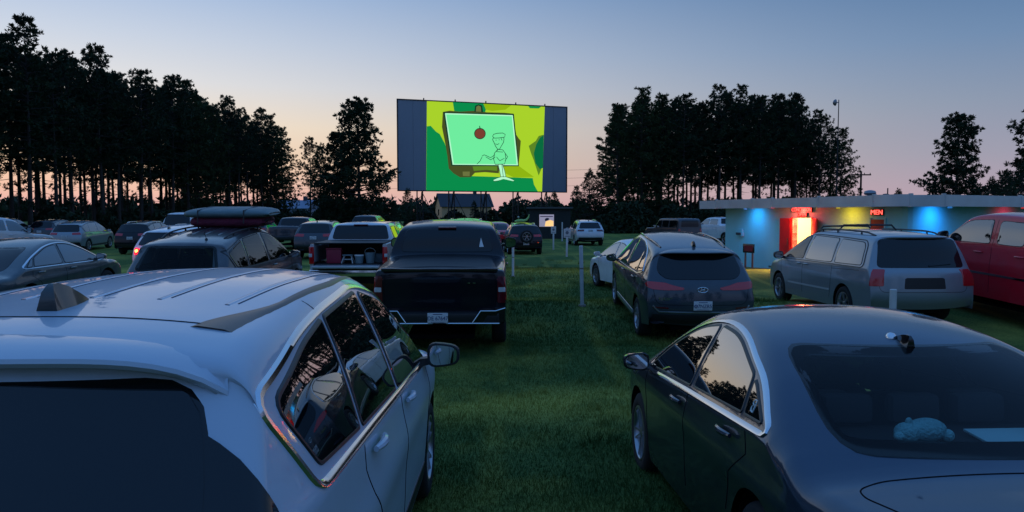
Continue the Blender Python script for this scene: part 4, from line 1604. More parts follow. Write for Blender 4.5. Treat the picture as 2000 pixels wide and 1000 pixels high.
# trees behind the camera, seen mirrored in the car windows
G3 = "pines on the far side of the lot, mirrored in car windows"
for k in range(16):
    x = -46 + 6.5 * k + tr.uniform(-2, 2)
    y = -34 + tr.uniform(-5, 5) + (18 if k > 11 else 0)
    plant_tree("pine_tree", EDGE[k % 2], x, y, tr.uniform(0, 6), tr.uniform(0.7, 1.0), "pine behind the lot, seen only as a reflection in car windows", G3)
# ------------------------------------------------------------------ movie screen
SA = np.array([-15.3, 100.0])
SB = np.array([7.8, 107.4])
SZ0, SZ1 = 5.3, 17.35
s_w = float(np.linalg.norm(SB - SA))
s_ang = math.atan2(SB[1] - SA[1], SB[0] - SA[0])
scr = empty("movie_screen", (float(SA[0]), float(SA[1]), 0), (0, 0, s_ang))     # local x along the screen, -y towards the lot
tag(scr, "huge drive-in movie screen on steel legs showing a green cartoon picture", "movie screen")
SCREENW = mat("screen_grey_paint", (0.30, 0.31, 0.36), rough=0.8, noise=(0.6, 0.08))
STEELD = mat("dark_steel", (0.03, 0.03, 0.033), rough=0.6, metal=0.4)
npan = 12
for k in range(npan):
    b = MB()
    b.box(s_w * k / npan + 0.012, -0.10, SZ0, s_w * (k + 1) / npan - 0.012, 0.10, SZ1)
    b.build("screen_panel", SCREENW, scr, False)
b = MB()
b.box(-0.14, -0.16, SZ1 + 0.003, s_w + 0.14, 0.16, SZ1 + 0.14)
b.box(-0.14, -0.16, SZ0 - 0.14, s_w + 0.14, 0.16, SZ0 - 0.003)
b.box(-0.14, -0.16, SZ0, -0.003, 0.16, SZ1)
b.box(s_w + 0.003, -0.16, SZ0, s_w + 0.14, 0.16, SZ1)
b.build("screen_frame", STEELD, scr, False)
for k in range(5):
    b = MB()
    x = s_w * (0.145 + 0.18 * k)
    b.box(x - 0.07, -0.07, SZ1 + 0.142, x + 0.07, 0.07, SZ1 + 0.40)
    b.build("frame_bracket", STEELD, scr, False)
for xx in (2.9, 7.3, 11.9, 16.6, 20.9):
    b = MB()
    for dx in (-0.42, 0.42):
        b.tube([(xx + dx, 0.0, -0.1), (xx + dx * 0.9, 0.0, SZ0 + 0.1)], 0.09, 6)
    b.tube([(xx - 0.42, 0.05, 0.2), (xx + 0.40, 0.05, SZ0 - 0.4)], 0.05, 5)
    b.tube([(xx + 0.42, 0.05, 0.2), (xx - 0.40, 0.05, SZ0 - 0.4)], 0.05, 5)
    b.tube([(xx + 0.3, 0.1, SZ0 - 0.2), (xx + 0.6, 4.2, -0.1)], 0.08, 6)
    b.tube([(xx + 0.3, 0.1, SZ0 - 0.2), (xx + 3.0, 0.6, 0.1)], 0.05, 5)
    b.build("leg", STEELD, scr)

def emis(name, rgb, s=1.0):
    c = srgb(*rgb)[:3]
    if name in MATS:
        return MATS[name]
    m = mat(name, tuple(0.05 * q for q in c), rough=0.9, spec=0.0, emit=c, emit_s=s)
    return m
def scr_xy(x, y):
    u = (x - 160) / 1370.0
    top = 75 + 57 * u
    bot = 790 + 22 * u
    v = (y - top) / (bot - top)
    return u * s_w, SZ1 - v * (SZ1 - SZ0)
pic_layer = [0]
pic_root = None
def pic(name, pts, m, parent, layer=None, smoothpts=False):
    """A flat area of the projected picture, 6 mm in front of the one below it."""
    if layer is None:
        pic_layer[0] += 1
        layer = pic_layer[0]
    P = [scr_xy(*p) for p in pts]
    if smoothpts:
        P = round_poly([(a, c, 0.6) for a, c in P], 0.6, 5)
    y = -0.10 - 0.006 * layer - 0.01
    v = [(a, y, c) for a, c in P]
    bm = bmesh.new()
    vs = [bm.verts.new(q) for q in v]
    f = bm.faces.new(vs)
    f.normal_update()
    if f.normal.y > 0:
        f.normal_flip()
    bmesh.ops.triangulate(bm, faces=bm.faces[:])
    me = bpy.data.meshes.new(name)
    bm.to_mesh(me)
    bm.free()
    me.materials.append(m)
    return link(bpy.data.objects.new(name, me), parent)
def pic_line(name, pts, w, m, parent, layer):
    b = MB()
    y = -0.10 - 0.006 * layer - 0.01
    P = [Vector((scr_xy(*p)[0], 0, scr_xy(*p)[1])) for p in pts]
    for a, c in zip(P[:-1], P[1:]):
        t = (c - a).normalized()
        nn = Vector((-t.z, 0, t.x)) * w / 2
        a2, c2 = a - t * w * .3, c + t * w * .3
        q = [a2 + nn, c2 + nn, c2 - nn, a2 - nn]
        b.add([(p.x, y, p.z) for p in q], [(0, 3, 2, 1)])
    return b.v, b.f
E_LIME = emis("picture_lime", (172, 214, 44), 0.95)
E_LIME2 = emis("picture_yellow_green", (150, 190, 20), 0.9)
E_GREEN = emis("picture_emerald", (10, 142, 76), 0.95)
E_DEEP = emis("picture_dark_green", (10, 112, 66), 0.9)
E_MINT = emis("picture_mint", (112, 238, 160), 0.98)
E_MINTW = emis("picture_pale_mint", (182, 252, 206), 0.98)
E_BROWN = emis("picture_brown", (74, 82, 40), 0.9)
E_TAN = emis("picture_tan", (112, 120, 66), 0.9)
E_RED = emis("picture_red_brown", (128, 66, 52), 0.9)
E_INK = emis("picture_ink", (14, 62, 44), 0.9)
E_OLIVE = emis("picture_olive", (96, 140, 40), 0.9)
base = pic("picture", [(382, 85), (1342, 126), (1320, 812), (372, 797)], E_LIME, scr)
pr = base
pic("picture_area", [(585, 92), (830, 103), (850, 150), (840, 185), (600, 190)], E_GREEN, pr)
pic("picture_area", [(830, 103), (1060, 114), (1010, 150), (900, 160), (850, 150)], E_LIME2, pr)
pic("picture_area", [(1200, 120), (1310, 125), (1290, 140), (1215, 138)], E_GREEN, pr)
pic("picture_area", [(380, 285), (410, 280), (450, 325), (480, 345), (520, 420), (560, 540), (575, 640), (700, 680), (1240, 700), (1250, 750), (1285, 811), (372, 797)], E_GREEN, pr)
pic("picture_area", [(990, 600), (1120, 600), (1250, 690), (1080, 694), (1010, 660)], E_LIME2, pr)
pic("picture_area", [(1332, 350), (1290, 360), (1265, 400), (1205, 440), (1225, 500), (1250, 560), (1290, 680), (1325, 600)], E_OLIVE, pr)
pic("picture_area", [(1333, 352), (1300, 375), (1268, 430), (1248, 500), (1262, 580), (1300, 628), (1326, 618)], E_DEEP, pr)
pic("easel_edge", [(505, 170), (560, 160), (640, 168), (760, 160), (860, 172), (1000, 175), (1076, 182), (1085, 260), (1100, 350), (1120, 380), (1138, 400), (1128, 520), (1118, 600), (960, 606), (955, 660), (840, 650), (760, 655), (725, 690), (640, 690), (590, 660), (550, 620), (540, 520), (525, 430), (498, 290)], E_BROWN, pr)
pic("easel_top", [(762, 120), (790, 108), (820, 118), (826, 172), (756, 168)], E_INK, pr)
pic("easel_top", [(772, 128), (790, 118), (808, 128), (812, 168), (768, 166)], E_TAN, pr)
pic("easel_ledge", [(660, 645), (718, 645), (716, 682), (662, 680)], E_TAN, pr)
pic("easel_ledge", [(740, 604), (850, 602), (940, 604), (940, 640), (850, 632), (750, 640)], E_OLIVE, pr)
pic("canvas_outline", [(510, 172), (1080, 184), (1122, 604), (570, 598)], E_INK, pr)
pic("canvas", [(522, 180), (1070, 194), (1114, 596), (580, 590)], E_MINTW, pr)
pic("canvas", [(532, 190), (1062, 203), (1102, 588), (590, 582)], E_MINT, pr)
def ell(cx, cy, rx, ry, n=22, a0=0.0):
    return [(cx + rx * math.cos(a0 + 2 * PI * k / n), cy + ry * math.sin(a0 + 2 * PI * k / n)) for k in range(n)]
pic("apple", ell(800, 342, 47, 45), E_INK, pr)
pic("apple", ell(800, 342, 41, 39), E_RED, pr)
pic("apple_stalk", [(794, 280), (800, 280), (806, 306), (797, 306)], E_INK, pr)
# a plain painter in cap and smock stands before the canvas
L0 = pic_layer[0]
def outlined(name, pts, m, lay, g=7):
    """Area with an ink edge: the same outline grown by g picture units lies one layer behind."""
    P = np.array(pts, float)
    c = P.mean(0)
    nn = []
    for i in range(len(P)):
        t = P[(i + 1) % len(P)] - P[i - 1]
        q = np.array([t[1], -t[0]]) / (np.linalg.norm(t) + 1e-9)
        if np.dot(q, P[i] - c) < 0:
            q = -q
        nn.append(q)
    pic(name, [tuple(p + g * q) for p, q in zip(P, nn)], E_INK, pr, lay)
    pic(name, pts, m, pr, lay + 1)
outlined("painter", [(945, 470), (985, 474), (1004, 500), (1010, 545), (1000, 584), (925, 586), (914, 548), (920, 500)], E_MINT, L0 + 1, 5)
outlined("painter", [(950, 590), (982, 590), (1000, 640), (1010, 688), (972, 694), (962, 640)], E_MINTW, L0 + 3, 4)
outlined("painter", [(908, 714), (940, 700), (974, 690), (1010, 690), (1050, 704), (1080, 718), (1074, 724), (1020, 712), (990, 706), (950, 718), (915, 722)], E_MINTW, L0 + 5, 4)
outlined("painter", [(905, 386), (912, 378), (925, 374), (985, 366), (994, 384), (990, 410), (972, 440), (958, 464), (944, 464), (928, 440), (916, 412), (908, 398)], E_MINT, L0 + 7, 5)
outlined("painter", [(904, 364), (912, 350), (940, 342), (985, 340), (1004, 350), (1000, 368), (960, 374), (918, 376)], E_MINT, L0 + 9, 5)
lv, lf = [], []
for pts in ([(920, 512), (885, 535), (850, 518)], [(922, 530), (886, 552), (846, 528)], [(850, 518), (832, 512), (815, 522)], [(815, 530), (800, 560), (775, 585)], [(1006, 500), (1026, 528), (1004, 560)],
            [(926, 424), (940, 430), (956, 422)], [(930, 392), (931, 398)], [(955, 388), (956, 394)], [(978, 592), (990, 690)], [(930, 486), (985, 490)], [(935, 530), (960, 560), (998, 540)], [(944, 466), (940, 480)], [(972, 380), (980, 396)]):
    v, f = pic_line("ink", pts, 0.075, E_INK, pr, L0 + 12)
    n0 = len(lv)
    lv += v
    lf += [tuple(i + n0 for i in q) for q in f]
mesh_obj("painter_lines", lv, lf, E_INK, pr, False)["kind"] = "stuff"

# ------------------------------------------------------------------ far house and barn
ROOFM = mat("grey_shingle_roof", (0.055, 0.06, 0.07), rough=0.9, noise=(2, 0.2))
HOUSEM = mat("tan_clapboard", (0.62, 0.38, 0.20), rough=0.8, noise=(1.5, 0.12))
def house(x, y, rz, w, l, eave, ridge, wm, rm, label):
    h = empty("farmhouse", (x, y, 0), (0, 0, rz))
    tag(h, label, "house")
    b = MB()
    b.box(-l / 2, -w / 2, -0.1, l / 2, w / 2, eave)
    b.add([(-l / 2, -w / 2, eave), (-l / 2, w / 2, eave), (-l / 2, 0, ridge)], [(0, 2, 1)])
    b.add([(l / 2, -w / 2, eave), (l / 2, w / 2, eave), (l / 2, 0, ridge)], [(0, 1, 2)])
    b.build("wall", wm, h, False)
    b = MB()
    for q in (1, -1):
        n = Vector((0, q * (ridge - eave), w / 2)).normalized() * 0.12
        a = [(-l / 2 - .4, q * (w / 2 + .4), eave - .3), (l / 2 + .4, q * (w / 2 + .4), eave - .3), (l / 2 + .4, 0, ridge + 0.02), (-l / 2 - .4, 0, ridge + 0.02)]
        v = a + [tuple(Vector(p) + n) for p in a]
        b.add(v, [(0, 1, 2, 3), (4, 7, 6, 5), (0, 4, 5, 1), (1, 5, 6, 2), (2, 6, 7, 3), (3, 7, 4, 0)])
    b.build("roof", rm, h, False)
    b = MB()
    b.box(-l / 2 - 0.03, -0.5, eave * 0.45, -l / 2 - 0.002, 0.5, eave * 0.8)
    b.build("window", GLASS, h, False)
    b = MB()
    for q in (-0.28, 0.15):
        b.box(l * q, -w / 2 - 0.03, eave * 0.4, l * q + 1.0, -w / 2 - 0.002, eave * 0.8)
    b.build("window", GLASS, h, False)
    b = MB()
    b.box(l * 0.2, -0.35, ridge - 0.5, l * 0.2 + 0.7, 0.35, ridge + 0.9)
    b.build("chimney", ROOFM, h, False)
house(-11.0, 168, R(18), 6.4, 11.5, 3.9, 6.6, HOUSEM, ROOFM, "gabled tan farmhouse with a dark roof, far behind the screen legs")
BLUEM = mat("blue_grey_metal_siding", (0.16, 0.22, 0.32), rough=0.5, noise=(1.2, 0.15))
house(-44.0, 152, R(-8), 6.5, 7.0, 3.4, 4.8, BLUEM, BLUEM, "small blue-grey barn showing beyond the tip of the left grove")

# ------------------------------------------------------------------ concession building
WALLM = mat("teal_painted_block", (0.30, 0.68, 0.74), rough=0.75, noise=(2.2, 0.10), bump=(22, 0.15))
FASCIA = mat("weathered_fascia_metal", (0.58, 0.58, 0.58), rough=0.42, metal=0.25, noise=(1.8, 0.22))
SOFFIT = mat("dark_soffit", (0.06, 0.065, 0.07), rough=0.8)
REDDOOR = mat("red_door_paint", (0.60, 0.014, 0.02), rough=0.4, noise=(3, 0.15))
con = empty("concession_building", (0, 0, 0))
tag(con, "low teal concession building with a metal fascia, lit red doorway and coloured wall lamps", "building")
W0, W1, W2 = np.array([9.35, 32.4]), np.array([12.35, 23.1]), np.array([24.0, 29.4])
W3 = np.array([20.0, 38.0])
ua = (W1 - W0) / np.linalg.norm(W1 - W0)
na = np.array([ua[1], -ua[0]])                       # outwards, towards the lot
if na[0] > 0:
    na = -na
LA = float(np.linalg.norm(W1 - W0))
ub = (W2 - W1) / np.linalg.norm(W2 - W1)
nb = np.array([ub[1], -ub[0]])
if nb[1] > 0:
    nb = -nb
WZ = 2.36
def wall_a(t, o=0.0):
    p = W0 + ua * t + na * o
    return float(p[0]), float(p[1])
def wall_box(name, t0, t1, o0, o1, z0, z1, m, parent=con, u=ua, n=na, org=W0, bev=0):
    b = MB()
    v = []
    for z in (z0, z1):
        for o in (o0, o1):
            for t in (t0, t1):
                p = org + u * t + n * o
                v.append((float(p[0]), float(p[1]), z))
    b.add(v, [(0, 2, 3, 1), (4, 5, 7, 6), (0, 1, 5, 4), (2, 6, 7, 3), (0, 4, 6, 2), (1, 3, 7, 5)])
    o_ = b.build(name, m, parent, False)
    bm = bmesh.new()
    bm.from_mesh(o_.data)
    bmesh.ops.recalc_face_normals(bm, faces=bm.faces[:])
    bm.to_mesh(o_.data)
    bm.free()
    return o_
D0, D1 = 4.41, 5.45                                  # doorway along wall A
wall_box("wall", 0, D0, -0.2, 0, -0.3, WZ, WALLM)
wall_box("wall", D1, LA, -0.2, 0, -0.3, WZ, WALLM)
wall_box("wall", D0, D1, -0.2, 0, 1.93, WZ, WALLM)
wall_box("wall", 0.0, float(np.linalg.norm(W2 - W1)), -0.2, 0.0, -0.3, WZ, WALLM, u=ub, n=nb, org=W1)
# far gable end of wall A
e0 = W0 - na * 6.0
b = MB()
pA, pB = W0 - na * 0.21, e0
v = []
for z in (-0.3, WZ):
    for p in (pA, pB):
        for o in (0.0, 0.2):
            q = p + ua * o
            v.append((float(q[0]), float(q[1]), z))
b.add(v, [(0, 2, 3, 1), (4, 5, 7, 6), (0, 1, 5, 4), (2, 6, 7, 3), (0, 4, 6, 2), (1, 3, 7, 5)])
b.build("wall", WALLM, con, False)
# roof slab outline: overhanging the walls, rounded at the near corner
OV = 0.75
c0 = W0 + na * OV - ua * 0.85
cN = W1 + na * OV + ua * 0.0
# intersection of the two overhang lines
A_ = np.array([[ua[0], -ub[0]], [ua[1], -ub[1]]])
rhs = (W1 + nb * OV) - (W0 + na * OV)
tt = np.linalg.solve(A_, rhs)
corner = W0 + na * OV + ua * tt[0]
edge = [c0]
for q in np.linspace(0.0, 1.0, 9)[1:]:
    edge.append(c0 + (corner - ua * 1.5 - c0) * q)
Bq = corner + ub * 1.5
Aq = corner - ua * 1.5
for q in np.linspace(0, 1, 7)[1:]:
    edge.append((1 - q) ** 2 * Aq + 2 * q * (1 - q) * corner + q * q * Bq)
endq = W2 + nb * OV
for q in np.linspace(0, 1, 7)[1:]:
    edge.append(Bq + (endq - Bq) * q)
back = [W2 - nb * 8, e0 - ua * 0.85]
poly = edge + back
b = MB()
nP = len(poly)
b.add([(float(p[0]), float(p[1]), WZ + 0.004) for p in poly] + [(float(p[0]), float(p[1]), 2.58) for p in poly],
      [tuple(range(nP))[::-1], tuple(range(nP, 2 * nP))] + [(k, (k + 1) % nP, nP + (k + 1) % nP, nP + k) for k in range(nP)])
b.build("roof", SOFFIT, con, False)
# fascia: separate metal panels with lapped joints
def fascia_panel(i0, i1, k):
    b = MB()
    seg = edge[i0:i1 + 1]
    out, inn = [], []
    for j, p in enumerate(seg):
        a = seg[max(j - 1, 0)]
        c = seg[min(j + 1, len(seg) - 1)]
        t = (c - a) / np.linalg.norm(c - a)
        n_ = np.array([t[1], -t[0]])
        if np.dot(n_, p - np.array([16.0, 31.0])) < 0:
            n_ = -n_
        out.append(p + n_ * 0.05)
        inn.append(p + n_ * 0.006)
    lap = 0.03
    t0 = (seg[1] - seg[0]) / np.linalg.norm(seg[1] - seg[0])
    t1 = (seg[-1] - seg[-2]) / np.linalg.norm(seg[-1] - seg[-2])
    out[0] = out[0] + t0 * lap
    inn[0] = inn[0] + t0 * lap
    out[-1] = out[-1] - t1 * lap
    inn[-1] = inn[-1] - t1 * lap
    z0, z1 = WZ - 0.055 + 0.008 * (k % 2), 2.66 + 0.012 * ((k * 7) % 3)
    m_ = len(seg)
    v = [(float(p[0]), float(p[1]), z0) for p in out] + [(float(p[0]), float(p[1]), z1) for p in out] + [(float(p[0]), float(p[1]), z1) for p in inn] + [(float(p[0]), float(p[1]), z0) for p in inn]
    f = []
    for j in range(m_ - 1):
        for r_ in range(4):
            f.append((r_ * m_ + j, r_ * m_ + j + 1, ((r_ + 1) % 4) * m_ + j + 1, ((r_ + 1) % 4) * m_ + j))
    f += [(0, m_, 2 * m_, 3 * m_), (m_ - 1, 4 * m_ - 1, 3 * m_ - 1, 2 * m_ - 1)]
    b.add(v, f)
    b.build("fascia_panel", FASCIA, con, True, 30)
    # joint strap
    p = edge[i1]
    bb = MB()
    bb.box(float(p[0]) - 0.05, float(p[1]) - 0.05, WZ - 0.06, float(p[0]) + 0.05, float(p[1]) + 0.05, 2.71)
    bb.build("joint_strap", FASCIA, con, False)
cuts = [0, 1, 3, 4, 6, 8, 11, 14, 16, 18, 20]
for k in range(len(cuts) - 1):
    fascia_panel(cuts[k], cuts[k + 1], k)
# doorway: frame, open red leaves, lit room behind
ROOMW = mat("lit_room_wall", (0.75, 0.62, 0.42), rough=0.8)
wall_box("door_frame", D0 - 0.06, D0, -0.22, 0.03, 0, 1.96, REDDOOR)
wall_box("door_frame", D1, D1 + 0.06, -0.22, 0.03, 0, 1.96, REDDOOR)
wall_box("room_wall", D0 - 1.4, D1 + 1.4, -2.4, -2.3, 0, WZ, ROOMW)
wall_box("room_wall", D0 - 1.5, D0 - 1.4, -2.3, -0.21, 0, WZ, ROOMW)
wall_box("room_wall", D1 + 1.4, D1 + 1.5, -2.3, -0.21, 0, WZ, ROOMW)
wall_box("room_floor", D0 - 1.4, D1 + 1.4, -2.3, -0.0, -0.05, 0.02, SOFFIT)
wall_box("shop_counter", D0 - 0.3, D1 + 0.9, -1.9, -1.4, 0.02, 1.0, REDDOOR)
dl = wall_box("door", D0 - 0.68, D0 - 0.07, 0.02, 0.07, 0.02, 1.92, REDDOOR)
p0 = np.array(wall_a(D1 + 0.06, 0.03))
ang = math.atan2(ua[1], ua[0]) 
dr = MB()
dr.box(0, -0.025, 0.02, 0.58, 0.025, 1.92, 0.006)
o = dr.build("door", REDDOOR, con)
o.location = (float(p0[0]), float(p0[1]), 0)
o.rotation_euler = (0, 0, ang - R(24))
for t in (D0 - 0.16,):
    hb = wall_box("door_handle", t, t + 0.03, 0.07, 0.12, 0.9, 1.15, CHROME, dl)
# gents' door
wall_box("door_frame", 8.25, 8.31, 0.002, 0.05, 0, 1.95, WALLM)
wall_box("door_frame", 8.88, 8.94, 0.002, 0.05, 0, 1.95, WALLM)
wall_box("door", 8.315, 8.875, 0.002, 0.035, 0, 1.9, mat("dull_red_door", (0.22, 0.01, 0.015), rough=0.5, noise=(3, 0.2)))
wall_box("meter_box", 0.95, 1.35, 0.002, 0.12, 1.15, 1.45, WALLM)
wall_box("vent_hood", 1.0, 1.3, 0.122, 0.16, 1.2, 1.3, SOFFIT)
# neon lettering
NEON = mat("red_neon", (0.4, 0.02, 0.02), rough=0.4, emit=(1.0, 0.08, 0.06), emit_s=3.2)
NEONB = mat("red_sign_backing", (0.10, 0.01, 0.012), rough=0.5)
wa = math.atan2(ua[1], ua[0])
def sign(t, z, w, h, body, size, xs):
    so = wall_box("neon_sign", t - w / 2, t + w / 2, 0.01, 0.06, z - h / 2, z + h / 2, NEONB)
    x, y = wall_a(t, 0.065)
    text_obj("neon_lettering", body, size, NEON, so, (x, y, z), (PI / 2, 0, wa), 0.006, xs=xs)
sign(4.95, 2.235, 1.12, 0.17, "CONCESSION", 0.20, 0.86)
sign(4.98, 2.055, 0.52, 0.15, "OPEN", 0.19, 1.0)
sign(8.58, 2.13, 0.50, 0.20, "MEN", 0.22, 1.15)
def lamp(name, kind, loc, energy, color, size=0.1, target=None, cone=80, blend=0.9):
    d = bpy.data.lights.new(name, kind)
    d.energy = energy
    d.color = color
    if kind == 'SPOT':
        d.spot_size = R(cone)
        d.spot_blend = blend
    if kind in ('POINT', 'SPOT'):
        d.shadow_soft_size = size
    else:
        d.size = size
    o = bpy.data.objects.new(name, d)
    o.location = loc
    if target is not None:
        v = Vector(target) - Vector(loc)
        o.rotation_euler = v.to_track_quat('-Z', 'Y').to_euler()
    COL.objects.link(o)
    return o
def wall_lamp(t, color, energy, em, u=ua, n=na, org=W0):
    p = org + u * t + n * 0.62
    b = MB()
    b.lathe([(0.001, 0.06), (0.05, 0.06), (0.07, 0.0), (0.06, -0.01)], 12, 'z', (float(p[0]), float(p[1]), 2.27))
    b.build("wall_lamp", em, con)
    q = org + u * t + n * 0.02
    lamp("wall_lamp_light", 'SPOT', (float(p[0]), float(p[1]), 2.23), energy, color, 0.25, (float(q[0]), float(q[1]), 1.7), 150, 1.0)
B_EM = mat("blue_lamp", (0.1, 0.2, 0.6), emit=(0.05, 0.35, 1.0), emit_s=0.4)
Y_EM = mat("yellow_lamp", (0.6, 0.5, 0.1), emit=(1.0, 0.8, 0.05), emit_s=0.4)
R_EM = mat("red_lamp", (0.6, 0.1, 0.1), emit=(1.0, 0.05, 0.05), emit_s=0.4)
wall_lamp(2.28, (0.02, 0.40, 1.0), 55, B_EM)
wall_lamp(7.47, (1.0, 0.36, 0.005), 72, Y_EM)
wall_lamp(1.15, (0.02, 0.32, 1.0), 85, B_EM, ub, nb, W1)
wall_lamp(5.3, (1.0, 0.02, 0.06), 36, R_EM, ub, nb, W1)
x, y = wall_a(4.95, 0.22)
lamp("neon_glow", 'POINT', (x, y, 2.2), 90, (1.0, 0.05, 0.03), 0.12)
x, y = wall_a(4.95, -1.1)
lamp("room_light", 'POINT', (x, y, 2.1), 800, (1.0, 0.72, 0.30), 0.2)
b = MB()
b.lathe([(0.001, 0.0), (0.12, 0.0), (0.12, 0.05), (0.001, 0.06)], 12, 'z', (x, y, 2.26))
b.build("ceiling_lamp", mat("warm_bulb", (0.8, 0.7, 0.5), emit=(1.0, 0.75, 0.35), emit_s=6.0), con)
# roof gear
VENT = mat("galvanised_vent", (0.30, 0.31, 0.33), rough=0.45, metal=0.6)
for (px, d, kind) in ((1697, 25.5, 0), (1728, 25.8, 1)):
    x = (px - 1000) / 1444 * d
    b = MB()
    if kind == 0:
        b.lathe([(0.08, 2.55), (0.08, 2.72), (0.17, 2.74), (0.20, 2.80), (0.17, 2.87), (0.05, 2.90), (0.001, 2.90)], 18, 'z', (x, d, 0))
    else:
        b.lathe([(0.13, 2.55), (0.14, 2.72), (0.08, 2.78), (0.001, 2.79)], 14, 'z', (x, d, 0))
        b.tube([(x + 0.06, d, 2.7), (x + 0.06, d, 2.98)], 0.022, 6)
    b.build("roof_vent", VENT if kind == 0 else STEELD, con)

# small red notice board standing on legs by the wall
nb_ = empty("notice_board", (9.55, 29.8, float(ground(9.55, 29.8))), (0, 0, R(-55)))
tag(nb_, "small dark red notice board on wooden legs against the teal wall", "notice board")
b = MB()
b.box(-0.27, -0.02, 0.62, 0.27, 0.02, 0.98, 0.005)
b.build("board", GLOSSBLK, nb_)
b = MB()
b.box(-0.2, -0.026, 0.68, 0.2, -0.021, 0.92)
b.build("notice", mat("dull_red_notice", (0.16, 0.012, 0.02), rough=0.6), nb_)
for q in (-1, 1):
    b = MB()
    b.box(q * 0.17 - 0.03, 0.0, -0.02, q * 0.17 + 0.03, 0.05, 0.615)
    b.build("leg", mat("weathered_wood", (0.20, 0.15, 0.11), rough=0.9, noise=(8, 0.3)), nb_)

# ------------------------------------------------------------------ hut with lit poster, masts, wires
HUT = mat("dark_stained_boards", (0.022, 0.028, 0.028), rough=0.9, noise=(2, 0.3))
hut = empty("projection_hut", (3.15, 62.0, 0), (0, 0, R(-4)))
tag(hut, "dark wooden hut beyond the aisle with a pale lit poster on its front", "hut")
for k in range(11):
    b = MB()
    b.box(-1.75 + 0.318 * k, 0.0 + 0.006 * (k % 2), -0.1, -1.75 + 0.318 * k + 0.306, 0.08, 2.50)
    b.build("plank", HUT, hut, False)
b = MB()
b.box(-1.75, 0.09, -0.1, 1.75, 2.6, 2.50)
b.build("wall", HUT, hut, False)
b = MB()
b.box(-1.95, -0.25, 2.51, 1.95, 2.8, 2.66, 0.02)
b.build("roof", mat("hut_roof_felt", (0.07, 0.075, 0.075), rough=0.95, noise=(3, 0.2)), hut)
POSTER = mat("pale_poster", (0.55, 0.50, 0.55), rough=0.6, emit=(0.42, 0.36, 0.44), emit_s=0.5)  # light on the poster is put in as its own glow
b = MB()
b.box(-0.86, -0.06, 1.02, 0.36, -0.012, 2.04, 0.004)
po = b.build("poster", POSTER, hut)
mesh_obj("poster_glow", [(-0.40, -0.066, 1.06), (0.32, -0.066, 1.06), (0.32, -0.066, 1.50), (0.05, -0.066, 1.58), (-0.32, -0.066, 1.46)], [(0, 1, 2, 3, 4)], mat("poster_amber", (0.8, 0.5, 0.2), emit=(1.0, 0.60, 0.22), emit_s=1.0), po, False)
mesh_obj("poster_figure", [(-0.36, -0.070, 1.48), (-0.12, -0.070, 1.56), (-0.02, -0.070, 1.66), (-0.12, -0.070, 1.76), (-0.30, -0.070, 1.74), (-0.40, -0.070, 1.62)], [(0, 1, 2, 3, 4, 5)], mat("poster_dark", (0.06, 0.05, 0.08)), po, False)
mesh_obj("poster_title", [(-0.78, -0.066, 1.84), (0.28, -0.066, 1.84), (0.28, -0.066, 1.91), (-0.78, -0.066, 1.91)], [(0, 1, 2, 3)], mat("poster_purple", (0.12, 0.06, 0.16)), po, False)

mast = empty("floodlight_mast", (35.0, 80.0, 0))
tag(mast, "tall thin mast with a dish-shaped floodlight rising behind the concession roof", "light mast")
b = MB()
b.tube([(0, 0, -0.1), (0, 0, 14.3)], [0.10, 0.045], 8)
b.build("pole", STEELD, mast)
b = MB()
b.lathe([(0.05, 0.0), (0.26, 0.10), (0.36, 0.26), (0.34, 0.28), (0.10, 0.16)], 14, 'x', (-0.62, 0, 14.0))
b.tube([(0, 0, 14.0), (-0.45, -0.05, 14.0)], 0.05, 6)
b.build("floodlight", mat("dull_galvanised", (0.25, 0.26, 0.28), rough=0.5, metal=0.6), mast)
pole = empty("utility_pole", (42.3, 90.0, 0))
tag(pole, "wooden utility pole with crossarm at the right end of the pine grove", "utility pole")
b = MB()
b.tube([(0, 0, -0.1), (0, 0, 7.2)], [0.16, 0.11], 8)
b.build("pole", BARK, pole)
b = MB()
b.box(-1.2, -0.06, 6.75, 1.2, 0.06, 6.9)
for q in (-1.1, -0.4, 0.4, 1.1):
    b.lathe([(0.05, 6.9), (0.06, 7.0), (0.02, 7.08)], 6, 'z', (q, 0, 0))
b.build("crossarm", BARK, pole)
for k, (z, sag) in enumerate(((8.4, 0.5), (7.0, 0.5), (9.8, 0.4))):
    pts = []
    for j in range(25):
        t = j / 24
        pts.append((-60 + 86 * t, 140 - 6 * t, z + 0.6 * t - sag * 4 * t * (1 - t)))
    b = MB()
    b.tube(pts, 0.02, 4, False)
    tag(b.build("power_line", STEELD), ["middle thin power line crossing the sky behind the screen", "lowest thin power line crossing the sky behind the screen", "topmost thin power line crossing the sky behind the screen"][k], "power line")
for q, px in ((0, -60), (1, 26)):
    up = empty("utility_pole", (px, 140 - 6 * q, 0))
    tag(up, ["far utility pole hidden among the left grove, carrying the power lines", "far utility pole behind the right pines, carrying the power lines"][q], "utility pole")
    b = MB()
    b.tube([(0, 0, -0.1), (0, 0, 10.6)], [0.17, 0.11], 8)
    b.build("pole", BARK, up)
    b = MB()
    b.box(-0.06, -0.9, 9.7 + 0.6 * q, 0.06, 0.9, 9.84 + 0.6 * q)
    b.build("crossarm", BARK, up)

